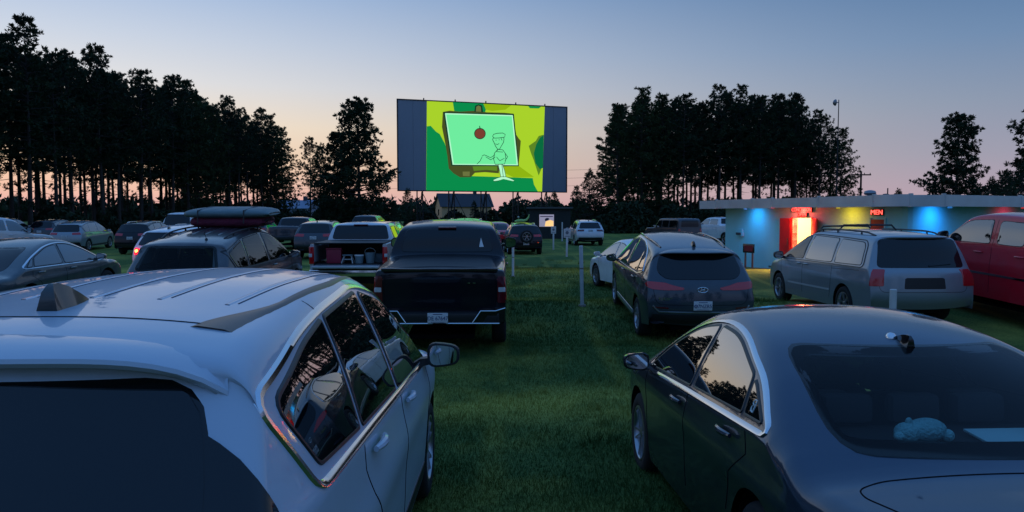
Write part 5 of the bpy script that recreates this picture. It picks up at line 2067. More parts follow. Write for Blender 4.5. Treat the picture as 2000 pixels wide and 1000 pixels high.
# ------------------------------------------------------------------ white posts and signs in the aisle
def white_post(x, y, h, r, label, lean=(0, 0), cat="post"):
    z = float(ground(x, y))
    o = empty("speaker_post", (x, y, z - 0.02), (lean[0], lean[1], 0))
    tag(o, label, cat, "white posts standing between the rows")
    b = MB()
    b.lathe([(0.001, -0.05), (r, -0.05), (r, h - 0.01), (r - 0.012, h), (r - 0.016, h - 0.04), (0.001, h - 0.04)], 14)
    b.build("pipe", STEELW, o, True, 40)
    b = MB()
    b.lathe([(r + 0.006, h * 0.62), (r + 0.006, h * 0.62 + 0.03)], 14)
    b.lathe([(r + 0.05, -0.03), (r + 0.035, 0.05), (r, 0.065)], 12)
    b.build("collar", mat("rust_stained_collar", (0.28, 0.24, 0.2), rough=0.8, noise=(12, 0.3)), o)
    return o
def at(px, d):
    return (px - 1000) / 1444 * d
white_post(at(1138, 15.5), 15.5, 1.30, 0.040, "tall white post in the aisle, left of the grey hatchback suv", (R(0.5), R(-1.6)))
white_post(at(1002, 24.8), 24.8, 1.06, 0.04, "white post beside the dark pickup's right door mirror")
white_post(at(1748, 12.3), 12.3, 0.93, 0.055, "short white post in front of the minivan's rear bumper")
white_post(at(1098, 57), 57, 1.5, 0.05, "thin far white post behind the two white notices")
PRINT = mat("grey_sign_print", (0.16, 0.17, 0.2), rough=0.6)
def post_sign(x, y, z0, z1, w, label, lean=0):
    z = float(ground(x, y))
    o = empty("sign_post", (x, y, z), (0, lean, 0))
    tag(o, label, "sign", "white notices on posts in the aisle")
    b = MB()
    b.box(-0.045, -0.045, -0.05, 0.045, 0.045, z0 - 0.002, 0.006)
    b.build("post", STEELW, o)
    b = MB()
    b.box(-w / 2, -0.02, z0, w / 2, 0.02, z1, 0.004)
    s = b.build("sign_board", STEELW, o)
    b = MB()
    cz = (z0 + z1) / 2
    b.lathe([(0.001, -0.024), (w * 0.24, -0.024)], 14, 'y', (0, 0, cz + 0.03))
    b.box(-w * 0.36, -0.024, z0 + 0.05, w * 0.36, -0.021, z0 + 0.075)
    b.box(-w * 0.36, -0.024, z1 - 0.07, w * 0.36, -0.021, z1 - 0.05)
    b.build("sign_print", PRINT, s, False)
post_sign(at(1107, 36), 36, 0.93, 1.36, 0.34, "nearer white notice on a post in the aisle, printed with a grey disc", R(0.8))
post_sign(at(1081, 44), 44, 0.95, 1.38, 0.30, "farther white notice on a post beside the lit poster")
# lime inflatable lying on the roof of the suv with the spare wheel is added with that vehicle
# ------------------------------------------------------------------ vehicles
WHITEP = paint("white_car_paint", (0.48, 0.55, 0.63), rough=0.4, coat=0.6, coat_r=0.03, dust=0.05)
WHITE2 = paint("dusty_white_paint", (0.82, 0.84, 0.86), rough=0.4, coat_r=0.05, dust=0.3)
NEARDARK = paint("near_graphite_paint", (0.030, 0.056, 0.092), metal=0.85, rough=0.42, coat_r=0.05, dust=0.05, dust_col=(0.10, 0.12, 0.14))
GUNMETAL = paint("dark_graphite_paint", (0.030, 0.038, 0.050), metal=0.25, rough=0.38, coat_r=0.05, dust=0.16, dust_col=(0.12, 0.13, 0.14))
GREYP = paint("blue_grey_paint", (0.034, 0.048, 0.064), metal=0.35, rough=0.36, coat_r=0.05, dust=0.14, dust_col=(0.12, 0.13, 0.14))
SILVERP = paint("silver_paint", (0.27, 0.31, 0.34), metal=0.4, rough=0.36, coat_r=0.05, dust=0.22)
PALESIL = paint("pale_silver_paint", (0.60, 0.63, 0.66), metal=0.3, rough=0.36, coat_r=0.05, dust=0.2)
BLACKP = paint("black_paint", (0.004, 0.005, 0.010), rough=0.3, coat=0.7, spec=0.1, coat_r=0.03, dust=0.02, dust_col=(0.1, 0.1, 0.1))
NAVYP = paint("dark_navy_paint", (0.014, 0.018, 0.030), rough=0.3, coat_r=0.04, dust=0.10, dust_col=(0.1, 0.1, 0.1))
REDP = paint("dark_red_paint", (0.66, 0.012, 0.03), rough=0.35, coat_r=0.05, dust=0.18, dust_col=(0.25, 0.12, 0.12))
TEALGREY = paint("grey_green_paint", (0.06, 0.085, 0.095), metal=0.3, rough=0.36, coat_r=0.05, dust=0.3, dust_col=(0.2, 0.2, 0.2))

def mod(sp, **kw):
    s = dict(sp)
    sh = dict(s['shape'])
    sh.update(kw.pop('shape', {}))
    s.update(kw)
    s['shape'] = sh
    return s
LOW = dict(low=True, res=(7, 3, 4, 8))

# 1 --- white suv in the near left corner
sp = mod(SUV_SPEC(), shape=dict(W=1.92, tum=.31, nst=150, crease=(.80, .020, .11)), fine=True, res=(22, 7, 12, 22), wheel='ten')
sp['shape']['prof'] = [(p_[0] - .13 * float(smooth_step(-p_[0], 1.2, 1.75)), p_[1]) for p_ in sp['shape']['prof']]
sp['side_windows'] = [[(-1.64, 1.15, .03), (-1.05, 1.115, .02), (-.93, 1.525, .02), (-1.30, 1.48, .10), (-1.81, 1.375, .08)],
                      [(-.99, 1.11, .02), (-.10, 1.075, .02), (-.06, 1.575, .02), (-.87, 1.53, .02)],
                      [(-.02, 1.072, .02), (1.10, 1.04, .02), (.92, 1.235, .2), (.55, 1.475, .25), (.02, 1.572, .06)]]
sp['frame'] = ([(-1.71, 1.11, .05), (0, 1.055), (1.16, 1.022), (.95, 1.255, .2), (.55, 1.51, .25), (0, 1.602, .2), (-.9, 1.548, .2), (-1.32, 1.505, .15), (-1.91, 1.40, .08)], .03, CHROME)
sp['rear_window'] = [(-.765, 1.05, .05), (.765, 1.05, .05), (.745, 1.2, .2), (.655, 1.475, .14), (-.655, 1.475, .14), (-.745, 1.2, .2)]
sp['corner_lights'] = [([(-.12, .82), (.20, .86), (.16, .98), (-.10, .95)], REDLENS, .012)]
sp['spoiler'] = (.725, 1.545, .085, .11)
sp['seams'] = [('S', [(-.06, .40), (-.06, .8), (-.05, 1.05)], False), ('S', [(-1.08, 1.075), (-1.10, .96), (-1.02, .84), (-.88, .70), (-.86, .45)], False), ('S', [(1.06, .40), (1.12, .9), (1.10, 1.0)], False),
               ('S', [(-.92, 1.56), (-.96, 1.605)], False), ('B', [(-.80, 1.0), (-.74, .72), (.74, .72), (.80, 1.0)], False),
               ('T', [(-.60, -1.60), (0, -1.645), (.60, -1.60)], False),
               ('S', [(-1.55, .72), (-1.9, .78), (-2.1, .80)], False)]
sp['handles'] = [(.14, .985), (-.86, 1.005)]
sp['mirror'] = (1.02, 1.03, .215, .155)
sp['mirror_mat'] = PLASTIC
sp['fin'] = (0, -1.44, 1.2)
sp['fin_mat'] = mat("dark_green_black_fin", (0.02, 0.03, 0.032), rough=0.3, coat=0.8)
sp['panels'] = sp['panels'] + [('S', [(-1.75, .80), (-2.0, .85), (-2.0, .87), (-1.74, .83)], CHROME, .004, "trim_strip")]
def white_suv_extra(a):
    K, root = a['K'], a['root']
    # pressed swages along the roof
    for i, xr in enumerate((-.50, -.25, .0, .25, .50)):
        x1, x0 = xr, xr * 0.97
        pth = [(x0, -1.28), (x1, -.4), (x1, .30)]
        v, f = K.ribbon(pth, 'T', .026, .0022, False, .05, 1.0, 0.0)
        mesh_obj("roof_swage", v, f, a['pm'], root, True, 60)
        v, f = K.ribbon([(x0 + .026, -1.24), (x1 + .026, -.4), (x1 + .022, .40)], 'T', .007, .0022, False, .05, 1.0, 0.0)
        mesh_obj("swage_groove", v, f, mat("roof_groove_shade", (0.09, 0.11, 0.14), rough=0.8, spec=0.1), root, True, 60)  # dark line put in as the shade beside each swage
    # flush black trims over the roof gutters, widening to the rear
    for q in (1, -1):
        o = [(q * .585, .45), (q * .605, -.4), (q * .600, -1.0), (q * .49, -1.66), (q * .655, -1.66), (q * .655, -1.0), (q * .640, -.4), (q * .605, .45)]
        n = 24
        V, F = [], []
        for i in range(n + 1):
            t = i / n
            y = .45 - 2.11 * t
            wi = .022 + .018 * smooth_step(t, .0, .5) + .12 * float(smooth_step(t, .74, 1.0))
            xo = .605 + .05 * float(smooth_step(t, 0, .45))
            for k in range(5):
                V.append(K.cast('T', q * (xo - wi * k / 4), y, .006 if 0 < k < 4 else -.004))
        for i in range(n):
            for k in range(4):
                F.append((i * 5 + k, i * 5 + k + 1, i * 5 + k + 6, i * 5 + k + 5))
        mesh_obj("roof_trim", V, F, mat("satin_black_trim", (0.02, 0.022, 0.024), rough=0.35), root, True, 50)
    # dark wrap-round corner pane beside the tailgate glass
    for ax in ('CR', 'CL'):
        v, f = K.patch(round_poly([(-.20, 1.04), (.34, 1.00), (.31, 1.14), (.22, 1.30), (.11, 1.405), (.0, 1.445), (-.20, 1.445)], .03), ax, .008, 22, 12, .02)
        mesh_obj("corner_pane", v, f if ax == 'CR' else [q_[::-1] for q_ in f], GLASS, root, True, 40)
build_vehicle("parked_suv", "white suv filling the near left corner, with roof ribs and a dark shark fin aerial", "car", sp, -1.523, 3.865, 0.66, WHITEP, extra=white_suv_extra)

# 2 --- dark sedan in the near right corner
sp = mod(SEDAN_SPEC(), shape=dict(W=1.90, tum=.48, nst=150, fil=.08), fine=True, res=(22, 7, 12, 22), see=('rear',), rear_tint=GLASS_REAR, wheel='ten', mirror_mat=GLOSSBLK)
sp['side_windows'] = [[(-1.30, 1.025, .03), (-1.06, 1.02, .02), (-.97, 1.175, .02), (-1.03, 1.155, .03)],
                      [(-1.02, 1.02, .02), (-.16, .995, .02), (-.04, 1.36, .02), (-.40, 1.34, .2), (-.92, 1.195, .03)],
                      [(-.08, .99, .02), (1.02, .955, .02), (.72, 1.16, .2), (.34, 1.32, .25), (.02, 1.36, .03)]]
sp['frame'] = ([(-1.40, .998, .06), (0, .966), (1.10, .928, .02), (.74, 1.18, .25), (.32, 1.35, .25), (-.1, 1.39, .3), (-.5, 1.345, .3), (-1.08, 1.175, .15)], .026, CHROME)
sp['seams'] = [('S', [(-.12, .36), (-.12, .965)], False), ('S', [(-1.16, .985), (-1.22, .86), (-1.02, .72), (-.94, .5)], False), ('S', [(.98, .36), (1.04, .92)], False),
               ('T', [(-.66, -2.42), (-.76, -2.0), (-.74, -1.92), (-.64, -1.875), (.64, -1.875), (.74, -1.92), (.76, -2.0), (.66, -2.42)], False)]
sp['handles'] = [(.06, .875), (-.92, .90)]
sp['mirror'] = (.92, .95, .20, .13)
sp['rear_window'] = [(-.70, .985, .12), (.70, .985, .12), (.61, 1.345, .10), (-.61, 1.345, .10)]

sp['fin'] = (0, -.93, .8)
def sedan_extra(a):
    root, K = a['root'], a['K']
    cabin(a, .30, -1.72, 1.0, 1.36, [(-.72, (-.40, .40)), (.20, (-.40, .40))], .60)
    b = MB()
    b.box(-.66, -1.70, .90, .66, -.95, .93)
    b.build("parcel_shelf", CABIN, root, False)
    b = MB()
    for q in (-.33, 0.02, .36):
        b.box(q - .13, -1.02, .95, q + .13, -.92, 1.10, .04)
    b.build("headrest", SEATM, root)
    # aerial with a chromed base
    c = K.cast('T', -.03, -.86, 0)
    b = MB()
    b.lathe([(0.028, -0.006), (0.026, .010), (.016, .022), (.001, .026)], 12, 'z', c)
    b.build("aerial_base", CHROME, root)
    # boot lip
    v, f = K.ribbon([(-.70, -2.33), (0, -2.36), (.70, -2.33)], 'T', .05, .010, False, .05, 1.0, 0)
    mesh_obj("boot_lip", v, f, a['pm'], root, True, 60)
    # round pale sticker in the rear quarter pane
    v, f = K.ribbon([(-1.15, 1.045), (-1.12, 1.05), (-1.11, 1.065), (-1.125, 1.075), (-1.105, 1.085), (-1.115, 1.10), (-1.14, 1.10)], 'L', .008, .010, True, .02, 1.0, 0)
    mesh_obj("window_sticker", v, f, mat("pale_sticker", (0.55, 0.62, 0.60), rough=0.6), root, True, 60)
    # interior dash glow behind the rear door pane
    # wiper-like defrost tabs at the foot of the rear glass
sed = build_vehicle("parked_sedan", "dark graphite sedan filling the near right corner, chrome line round its side windows", "car", sp, 2.034, 4.71, 1.67, NEARDARK, dz=-.05, extra=sedan_extra)
sr = sed['root']
def on_vehicle(api, loc, rz=0.0):
    """World matrix position of a point given in a vehicle's own coordinates."""
    bpy.context.view_layer.update()
    return api['root'].matrix_world @ Vector(loc), api['root'].rotation_euler
p, _ = on_vehicle(sed, (-.12, -1.30, .932))
toy = empty("plush_toy", p, (0, 0, R(20)))
tag(toy, "pale teal plush toy lying behind the dark sedan's rear window", "soft toy")
PLUSH = mat("pale_teal_plush", (0.30, 0.66, 0.68), rough=0.95, noise=(14, 0.2), bump=(60, 0.6))
def blob(name, c, r, m, parent, n=14):
    b = MB()
    pr_ = [(max(0.001, math.sin(PI * k / 9)) , -math.cos(PI * k / 9)) for k in range(10)]
    v, f = [], []
    for (rr, h) in pr_:
        for k in range(n):
            a_ = 2 * PI * k / n
            v.append((c[0] + rr * r[0] * math.cos(a_), c[1] + rr * r[1] * math.sin(a_), c[2] + h * r[2]))
    for i in range(9):
        for k in range(n):
            f.append((i * n + k, i * n + (k + 1) % n, (i + 1) * n + (k + 1) % n, (i + 1) * n + k))
    b.add(v, f)
    return b.build(name, m, parent, True, None)
blob("torso", (0.02, 0, .055), (.11, .07, .055), PLUSH, toy)
blob("head", (-.10, 0, .052), (.06, .055, .05), PLUSH, toy)
blob("muzzle", (-.155, -.01, .045), (.028, .025, .022), PLUSH, toy)
blob("ear", (-.09, .0, .105), (.02, .012, .02), PLUSH, toy)
blob("paw", (.11, -.04, .03), (.035, .03, .03), PLUSH, toy)
p, _ = on_vehicle(sed, (0.36, -1.30, .935))
b = MB()
b.box(-.20, -.13, 0, .20, .13, .012, .003)
o = b.build("folder", mat("pale_teal_paper", (0.50, 0.78, 0.80), rough=0.8), None)
o.location = p
o.rotation_euler = (R(4), 0, R(3))
tag(o, "flat pale teal folder lying on the sedan's rear parcel shelf", "folder")

# 3 --- grey crossover with the white plate
EMB = CHROME
def tucson_extra(a):
    root, K = a['root'], a['K']
    c = K.cast('B', 0, .97, .012)
    b = MB()
    pts = [(.085 * math.cos(2 * PI * k / 24), 0, .043 * math.sin(2 * PI * k / 24)) for k in range(25)]
    b.tube(pts, .007, 6, False)
    b.tube([(-.035, 0, -.034), (-.018, 0, .034)], .008, 6)
    b.tube([(.018, 0, -.034), (.035, 0, .034)], .008, 6)
    b.tube([(-.028, 0, -.006), (.028, 0, .008)], .007, 6)
    o = b.build("badge", EMB, root)
    o.location = c
    c = K.cast('B', -.58, .815, .006)
    text_obj("model_lettering", "TUCSON", .060, CHROME, root, (c.x, c.y, c.z), (PI / 2, 0, R(-4)), .003, xs=1.15)
    c = K.cast('T', 0, -1.80, 0)
    v, f = K.ribbon([(-.80, .70), (-.70, .60), (.70, .60), (.80, .70)], 'B', .03, .012, False, .05, 1, 0)
    mesh_obj("bumper_trim", v, f, ALLOY, root, True, 50)
    for q in (1, -1):
        a['panel']("reflector", round_poly([(q * .55, .655), (q * .80, .665), (q * .80, .685), (q * .55, .68)], .006), 'B', DARKLENS, .008, 8, 4, .01)
sp = mod(SUV_SPEC(), shape=dict(nst=110, crease=(.84, .022, .10)), spoiler=(.64, 1.55, .16, .05), fin=(0, -1.50, 1.15), plate=(.715, "7NZR5", True), wheel='ten', see=(2,))
sp['plate'] = (.715, "7NZR5", True)
sp['rear_window'] = [(-.58, 1.13, .20), (.58, 1.13, .20), (.71, 1.24, .12), (.62, 1.50, .10), (-.62, 1.50, .10), (-.71, 1.24, .12)]
sp['side_windows'] = [[(-1.50, 1.18, .05), (-1.14, 1.12, .02), (-1.04, 1.50, .03), (-1.22, 1.45, .10)],
                      [(-1.08, 1.115, .02), (-.12, 1.075, .02), (-.08, 1.58, .02), (-.60, 1.57, .1), (-.98, 1.51, .03)],
                      [(-.02, 1.072, .02), (1.10, 1.04, .02), (.92, 1.235, .2), (.55, 1.475, .25), (.02, 1.578, .06)]]
sp['frame'] = ([(-1.58, 1.17, .10), (-1.2, 1.10), (0, 1.052), (1.16, 1.022), (.95, 1.255, .2), (.55, 1.505, .25), (0, 1.602, .2), (-.62, 1.592, .2), (-1.2, 1.48, .2)], .02, CHROME)
sp['corner_lights'] = [([(-.33, .965), (-.1, .955), (.10, .965), (.30, 1.03), (.20, 1.085), (-.05, 1.075), (-.18, 1.035), (-.33, 1.0)], REDLENS, .013)]
sp['panels'] = [('B', [(-.84, .40), (.84, .40), (.82, .56), (-.82, .56)], PLASTIC, .006, "bumper_cladding"), ('S', [(-.95, .31), (.95, .31), (.95, .38), (-.95, .38)], PALESIL, .006, "sill_cladding")]
sp['rails'] = (.60, -1.5, .4, .03, GLOSSBLK)
sp.pop('see')
build_vehicle("parked_suv", "grey crossover suv with white plate and oval badge, parked behind the dark sedan", "car", sp, 3.099, 14.347, 0.43, GREYP, extra=tucson_extra)

# 4 --- silver minivan
def van_extra(a):
    root, K = a['root'], a['K']
    for y0 in (-.55, .35):
        b = MB()
        pts = [K.cast('T', -.60, y0, .02), K.cast('T', -.50, y0, .11), K.cast('T', 0, y0, .085), K.cast('T', .50, y0, .11), K.cast('T', .60, y0, .02)]
        b.tube(pts, .018, 8)
        b.build("roof_crossbar", PLASTIC, root)
    cabin(a, .42, -1.1, 1.25, 1.5, [(-.6, (-.45, .45)), (.30, (-.45, .45))], .66)
    b = MB()
    b.tube([K.cast('B', .10, 1.13, .02), K.cast('B', .52, 1.16, .02)], .012, 6)
    b.build("rear_wiper", PLASTIC, root)
    c = K.cast('B', 0, 1.03, .012)
sp = mod(VAN_SPEC(), shape=dict(nst=110), see=(2,), spoiler=(.72, 1.645, .09, .04), rails=(.66, -2.0, .5, .055, PLASTIC), handle_mat=SILVERP, mirror_mat=PLASTIC)
sp['fin'] = None
sp.pop('fin')
sp['panels'] = sp['panels'] + [('S', [(-.98, .53), (1.0, .50), (1.0, .535), (-.98, .565)], PALESIL, .006, "door_moulding")]
build_vehicle("minivan", "silver minivan with black roof rails and a red upright tail light", "van", sp, 7.28, 15.755, 2.37, SILVERP, extra=van_extra)

# 5 --- black pickup with covered bed
def black_truck_extra(a):
    root, K = a['root'], a['K']
    v, f = K.patch(round_poly([(-.86, -2.88), (.86, -2.88), (.84, -1.30), (-.84, -1.30)], .03), 'T', .008, 8, 16, .01)
    mesh_obj("bed_cover", v, f, mat("soft_vinyl_cover", (0.012, 0.013, 0.015), rough=0.55, bump=(5, 0.2)), root)
    b = MB()
    b.box(-.90, -3.16, .585, .90, -2.98, .74, .03)
    b.build("bumper", PLASTIC, root)
    for q in (1, -1):
        # polished bumper corners with a step cut-out
        v = []
        pts = [(.50, .60), (.62, .775), (.84, .775), (.985, .80), (.985, .60), (.90, .575)]
        n = len(pts)
        for (x_, z_) in pts:
            v.append((q * x_, -3.175 + .10 * max(0, x_ - .84) / .145, z_))
        for (x_, z_) in pts:
            v.append((q * x_, -2.93, z_))
        f = [tuple(range(n)), tuple(range(n, 2 * n))[::-1]] + [(k, (k + 1) % n, n + (k + 1) % n, n + k) for k in range(n)]
        mesh_obj("bumper_corner", v, f, GLOSSBLK, root, False)
        b = MB()
        b.tube([(q * .50, -3.18, .60), (q * .62, -3.182, .778), (q * .84, -3.182, .778), (q * .985, -3.08, .803)], .010, 6)
        b.tube([(q * .10, -3.17, .588), (q * .90, -3.18, .588)], .011, 6)
        b.build("bumper_trim", CHROME, root)
        a['panel']("lamp_reverser", round_poly([(q * .885, 1.03), (q * 1.0, 1.03), (q * 1.0, 1.10), (q * .885, 1.10)], .01), 'B', CLEARLENS, .018, 8, 5, .02)
    b = MB()
    b.box(-.88, -3.005, 1.345, .88, -2.94, 1.400, .018)
    b.build("tailgate_lip", GLOSSBLK, root)
    b = MB()
    b.box(.42, -3.004, 1.165, .46, -2.99, 1.18)
    b.box(.50, -3.004, 1.165, .54, -2.99, 1.18)
    b.build("tailgate_badge", CHROME, root, False)
    # white triangular sticker in the cab's rear window
    c = [K.cast('B', x_, z_, .014) for x_, z_ in ((.56, 1.53), (.64, 1.53), (.59, 1.69))]
    mesh_obj("window_sticker", c, [(0, 1, 2)], mat("white_sticker", (0.8, 0.82, 0.8), rough=0.6, emit=None), root, False)
    b = MB()
    b.box(-.16, -1.14, 1.845, .16, -1.06, 1.875, .008)
    b.build("high_brake_light", DARKLENS, root)
    plate(root, -.02, -3.185, .675, "DE 67647", 0)
    for q in (1, -1):
        b = MB()
        b.box(q * .99 - .02, -.95, .44, q * .99 + .05, 1.15, .50, .02)
        b.build("side_step", PLASTIC, root)
sp = mod(TRUCK_SPEC(), shape=dict(nst=110), mirror=(1.0, 1.34, .24, .22))
build_vehicle("pickup_truck", "black crew-cab pickup with closed tailgate and covered bed, in the middle of the lot", "pickup", sp, -1.163, 14.179, 1.33, BLACKP, dz=.02, extra=black_truck_extra)

# 6 --- dark red pickup with cap at the right edge
sp = mod(TRUCK_SPEC(), shape=dict(nst=100, tum=.15, tumc=.12, fil=.05), wheel='five')
sp['shape']['prof'] = [(-2.90, .55), (-2.99, .62), (-2.985, 1.0), (-2.965, 1.36), (-2.90, 1.75), (-2.82, 1.88), (-2.6, 1.935), (-1.9, 1.95), (-1.30, 1.945), (-.9, 1.925), (-.5, 1.93), (.1, 1.925), (.5, 1.88), (.74, 1.80), (1.36, 1.37), (1.46, 1.325), (2.2, 1.28), (2.62, 1.19), (2.78, .98), (2.83, .62), (2.78, .36)]
sp['side_windows'] = [[(-2.75, 1.44), (-1.35, 1.44), (-1.35, 1.78), (-2.72, 1.78)], [(-.92, 1.38, .08), (-.28, 1.375, .08), (-.26, 1.78, .08), (-.86, 1.775, .08)], [(-.10, 1.37, .04), (1.10, 1.345, .02), (.86, 1.55, .1), (.53, 1.75, .15), (-.08, 1.79)]]
sp['seams'] = [('S', [(-.18, .50), (-.18, 1.80)], False), ('S', [(-1.22, .5), (-1.22, 1.86)], False), ('S', [(1.14, .5), (1.16, 1.3)], False)]
sp['rear_window'] = [(-.70, 1.45), (.70, 1.45), (.66, 1.80), (-.66, 1.80)]
sp['panels'] = [('S', [(-1.2, .80), (1.15, .80), (1.15, .84), (-1.2, .84)], CHROME, .006, "door_moulding"), ('S', [(-2.75, .80), (-2.45, .80), (-2.45, .84), (-2.75, .84)], CHROME, .006, "door_moulding")]
def cap_extra(a):
    for k in range(4):
        a['strip']("cap_rib", [(-2.7, 1.48 + .09 * k), (-1.30, 1.48 + .09 * k)], 'L', .018, REDP, .012, False)
sp['side_windows'] = sp['side_windows'][1:]
sp = resize(sp, 1.0, 1.07, 2.06)
build_vehicle("pickup_truck", "dark red extended-cab pickup with a ribbed bed cap, cut off by the right edge", "pickup", sp, 10.15, 14.5, 7.0, REDP, dz=.03, extra=cap_extra)

# 7 --- white sedan angled in the aisle
sp = mod(SEDAN_SPEC(), shape=dict(nst=90), see=(), whip=(0, -.9, .18))
sp.pop('fin')
build_vehicle("parked_sedan", "white sedan angled left, half hidden behind the grey crossover", "car", sp, 3.75, 21.3, 13, WHITE2)

# 8 --- pale pickup with its bed open
sp = mod(TRUCK_SPEC(), shape=dict(nst=90, arches=(False, True)))
sp['shape']['prof'] = [(-1.20, .50), (-1.235, .60), (-1.24, 1.0), (-1.235, 1.40), (-1.15, 1.72), (-1.08, 1.845), (-.97, 1.895), (-.5, 1.925), (.1, 1.925), (.5, 1.88), (.74, 1.80), (1.36, 1.37), (1.46, 1.325), (2.2, 1.28), (2.62, 1.19), (2.78, .98), (2.83, .62), (2.78, .36)]
sp['tail_lights'] = []
sp['side_lamps'] = []
sp['seams'] = sp['seams'][:3]
def open_truck_extra(a):
    root, K = a['root'], a['K']
    pm = a['pm']
    S = a['S']
    yw = -S.wb / 2
    for q in (1, -1):
        ys = [-3.0, -2.6] + [yw - S.AR * math.cos(t) for t in np.linspace(0, PI, 13)] + [-1.35, -1.25]
        V, F = [], []
        for y_ in ys:
            d = abs(y_ - yw)
            zb_ = .58 if d >= S.AR - 1e-6 else max(.58, S.wr + math.sqrt(max(0, S.AR ** 2 - d * d)))
            for (x_, z_) in ((.985, zb_), (1.005, max(zb_, .95)), (1.005, 1.10), (.995, 1.30), (.985, 1.385), (.95, 1.40), (.90, 1.395), (.885, 1.36), (.885, .93)):
                V.append((q * x_, y_, max(z_, zb_)))
        for i in range(len(ys) - 1):
            for k in range(8):
                F.append((i * 9 + k, i * 9 + k + 1, (i + 1) * 9 + k + 1, (i + 1) * 9 + k))
        F.append(tuple(range(9)))
        mesh_obj("bed_side", V, F, pm, root, True, 40)
        b = MB()
        b.box(q * .885 if q > 0 else -1.012, -3.05, .88, 1.012 if q > 0 else -.885, -2.985, 1.33, .02)
        b.build("tail_light", REDLENS, root)
        b = MB()
        b.box(q * .93 if q > 0 else -1.016, -3.058, 1.06, 1.016 if q > 0 else -.93, -3.0, 1.15, .01)
        b.build("lamp_reverser", CLEARLENS, root)
    b = MB()
    b.box(-.884, -3.0, .80, .884, -1.26, .88)
    b.box(-.884, -1.26, .80, .884, -1.245, 1.38)
    b.box(-.55, -2.4, .3, .55, -1.3, .6)
    b.build("bed_floor", PLASTIC, root, False)
    b = MB()
    b.box(-.90, -2.98, 1.402, .90, -1.28, 1.43, .012)
    b.build("bed_cover", mat("soft_vinyl_cover", (0.012, 0.013, 0.015), rough=0.55), root)
    b = MB()
    b.box(-.84, -3.50, .80, .84, -3.01, .865, .02)
    b.build("tailgate", pm, root)
    b = MB()
    b.box(-.98, -3.20, .56, .98, -3.01, .74, .03)
    b.build("bumper", CHROME, root)
    b = MB()
    b.box(-.20, -1.145, 1.83, .20, -1.05, 1.865, .008)
    b.build("high_brake_light", DARKLENS, root)
f150 = build_vehicle("pickup_truck", "pale grey-white pickup with its tailgate down and camp gear in the bed", "pickup", sp, -4.33, 22.2, 1.5, PALESIL, dz=.02, extra=open_truck_extra)
def gear(name, label, cat, loc, rz, parts):
    p, _ = on_vehicle(f150, loc)
    o = empty(name, p, (0, 0, R(rz)))
    tag(o, label, cat)
    for nm, bb, m in parts:
        bb.build(nm, m, o)
    return o
RED_CRATE = mat("faded_red_plastic", (0.30, 0.015, 0.04), rough=0.5, noise=(6, 0.2))
PALE_PL = mat("pale_plastic", (0.50, 0.50, 0.47), rough=0.5, noise=(8, 0.15))
BUCKETG = mat("grey_green_bucket", (0.16, 0.22, 0.23), rough=0.5, noise=(8, 0.15))
b1, b2 = MB(), MB()
b1.box(-.19, -.16, 0, .19, .16, .36, .015)
b2.box(-.205, -.175, .362, .205, .175, .40, .012)
gear("storage_tote", "dull red storage tote standing in the open truck bed", "tote", (-.42, -2.70, .882), 4, [("tub", b1, RED_CRATE), ("lid", b2, RED_CRATE)])
bA, bB = MB(), MB()
for q in (-1, 1):
    for s_ in (-1, 1):
        bA.tube([(q * .15, s_ * .11, 0), (q * .09, s_ * .03, .20)], .016, 6)
bA.box(-.11, -.05, .09, .11, .05, .115, .006)
bB.box(-.13, -.09, .20, .13, .09, .23, .01)
gear("step_stool", "pale folding step stool beside the red tote in the truck bed", "stool", (-.05, -2.80, .882), -3, [("frame", bA, PALE_PL), ("top", bB, BUCKETG)])
b1, b2 = MB(), MB()
b1.lathe([(.001, 0), (.10, 0), (.115, .19), (.001, .19)], 18)
b2.lathe([(.001, .192), (.125, .192), (.125, .225), (.001, .23)], 18)
gear("tub", "small dark tub with a white lid in the truck bed", "tub", (.24, -2.80, .882), 0, [("pot", b1, BUCKETG), ("lid", b2, mat("white_lid", (0.75, 0.75, 0.72), rough=0.4))])
b1, b2 = MB(), MB()
b1.lathe([(.001, .0), (.10, 0), (.14, .28), (.13, .28), (.095, .01), (.001, .01)], 20)
b2.tube([(.14 * math.cos(t), -.02, .28 + .12 * math.sin(t)) for t in np.linspace(0, PI, 10)], .006, 5)
gear("bucket", "grey-green bucket with a wire handle in the truck bed", "bucket", (.52, -2.75, .882), 10, [("pail", b1, BUCKETG), ("handle", b2, CHROME)])
b1 = MB()
b1.box(-.12, -.2, 0, .12, .2, .24, .03)
gear("cooler_box", "squat dark cooler box at the right end of the truck bed", "cooler", (.72, -2.5, .882), 0, [("tub", b1, mat("slate_plastic", (0.06, 0.09, 0.10), rough=0.5))])

# 9 --- dark suv with a roof bag
sp = mod(resize(SUV_SPEC(), 1.03, 1.05, 1.90), see=('rear', 'front', 'side'), rear_tint=GLASS_REAR, rails=(.62, -1.4, .5, .05, PLASTIC), whip=(.34, -1.62, .16), shape=dict(tum=.26))
sp.pop('fin')
sp['seams'] = sp['seams']
SUVGREY = paint("warm_grey_paint", (0.055, 0.058, 0.066), metal=0.4, rough=0.36, coat_r=0.06, dust=0.4, dust_col=(0.20, 0.19, 0.18))
def bag_suv_extra(a):
    cabin(a, .40, -1.7, 1.2, 1.4, [(-.55, (.42,)), (.35, (.42,))], .58)
    for i, xr in enumerate((-.36, -.12, .12, .36)):
        v, f = a['K'].ribbon([(xr, -1.2), (xr, -.2)], 'T', .035, .008, False, .06, 1.0, 0.0)
        mesh_obj("roof_swage", v, f, a['pm'], a['root'], True, 60)
bag = build_vehicle("parked_suv", "dark grey suv carrying a long roof bag, seen over the white suv's roof", "car", sp, -5.72, 14.85, -1.5, SUVGREY, extra=bag_suv_extra)
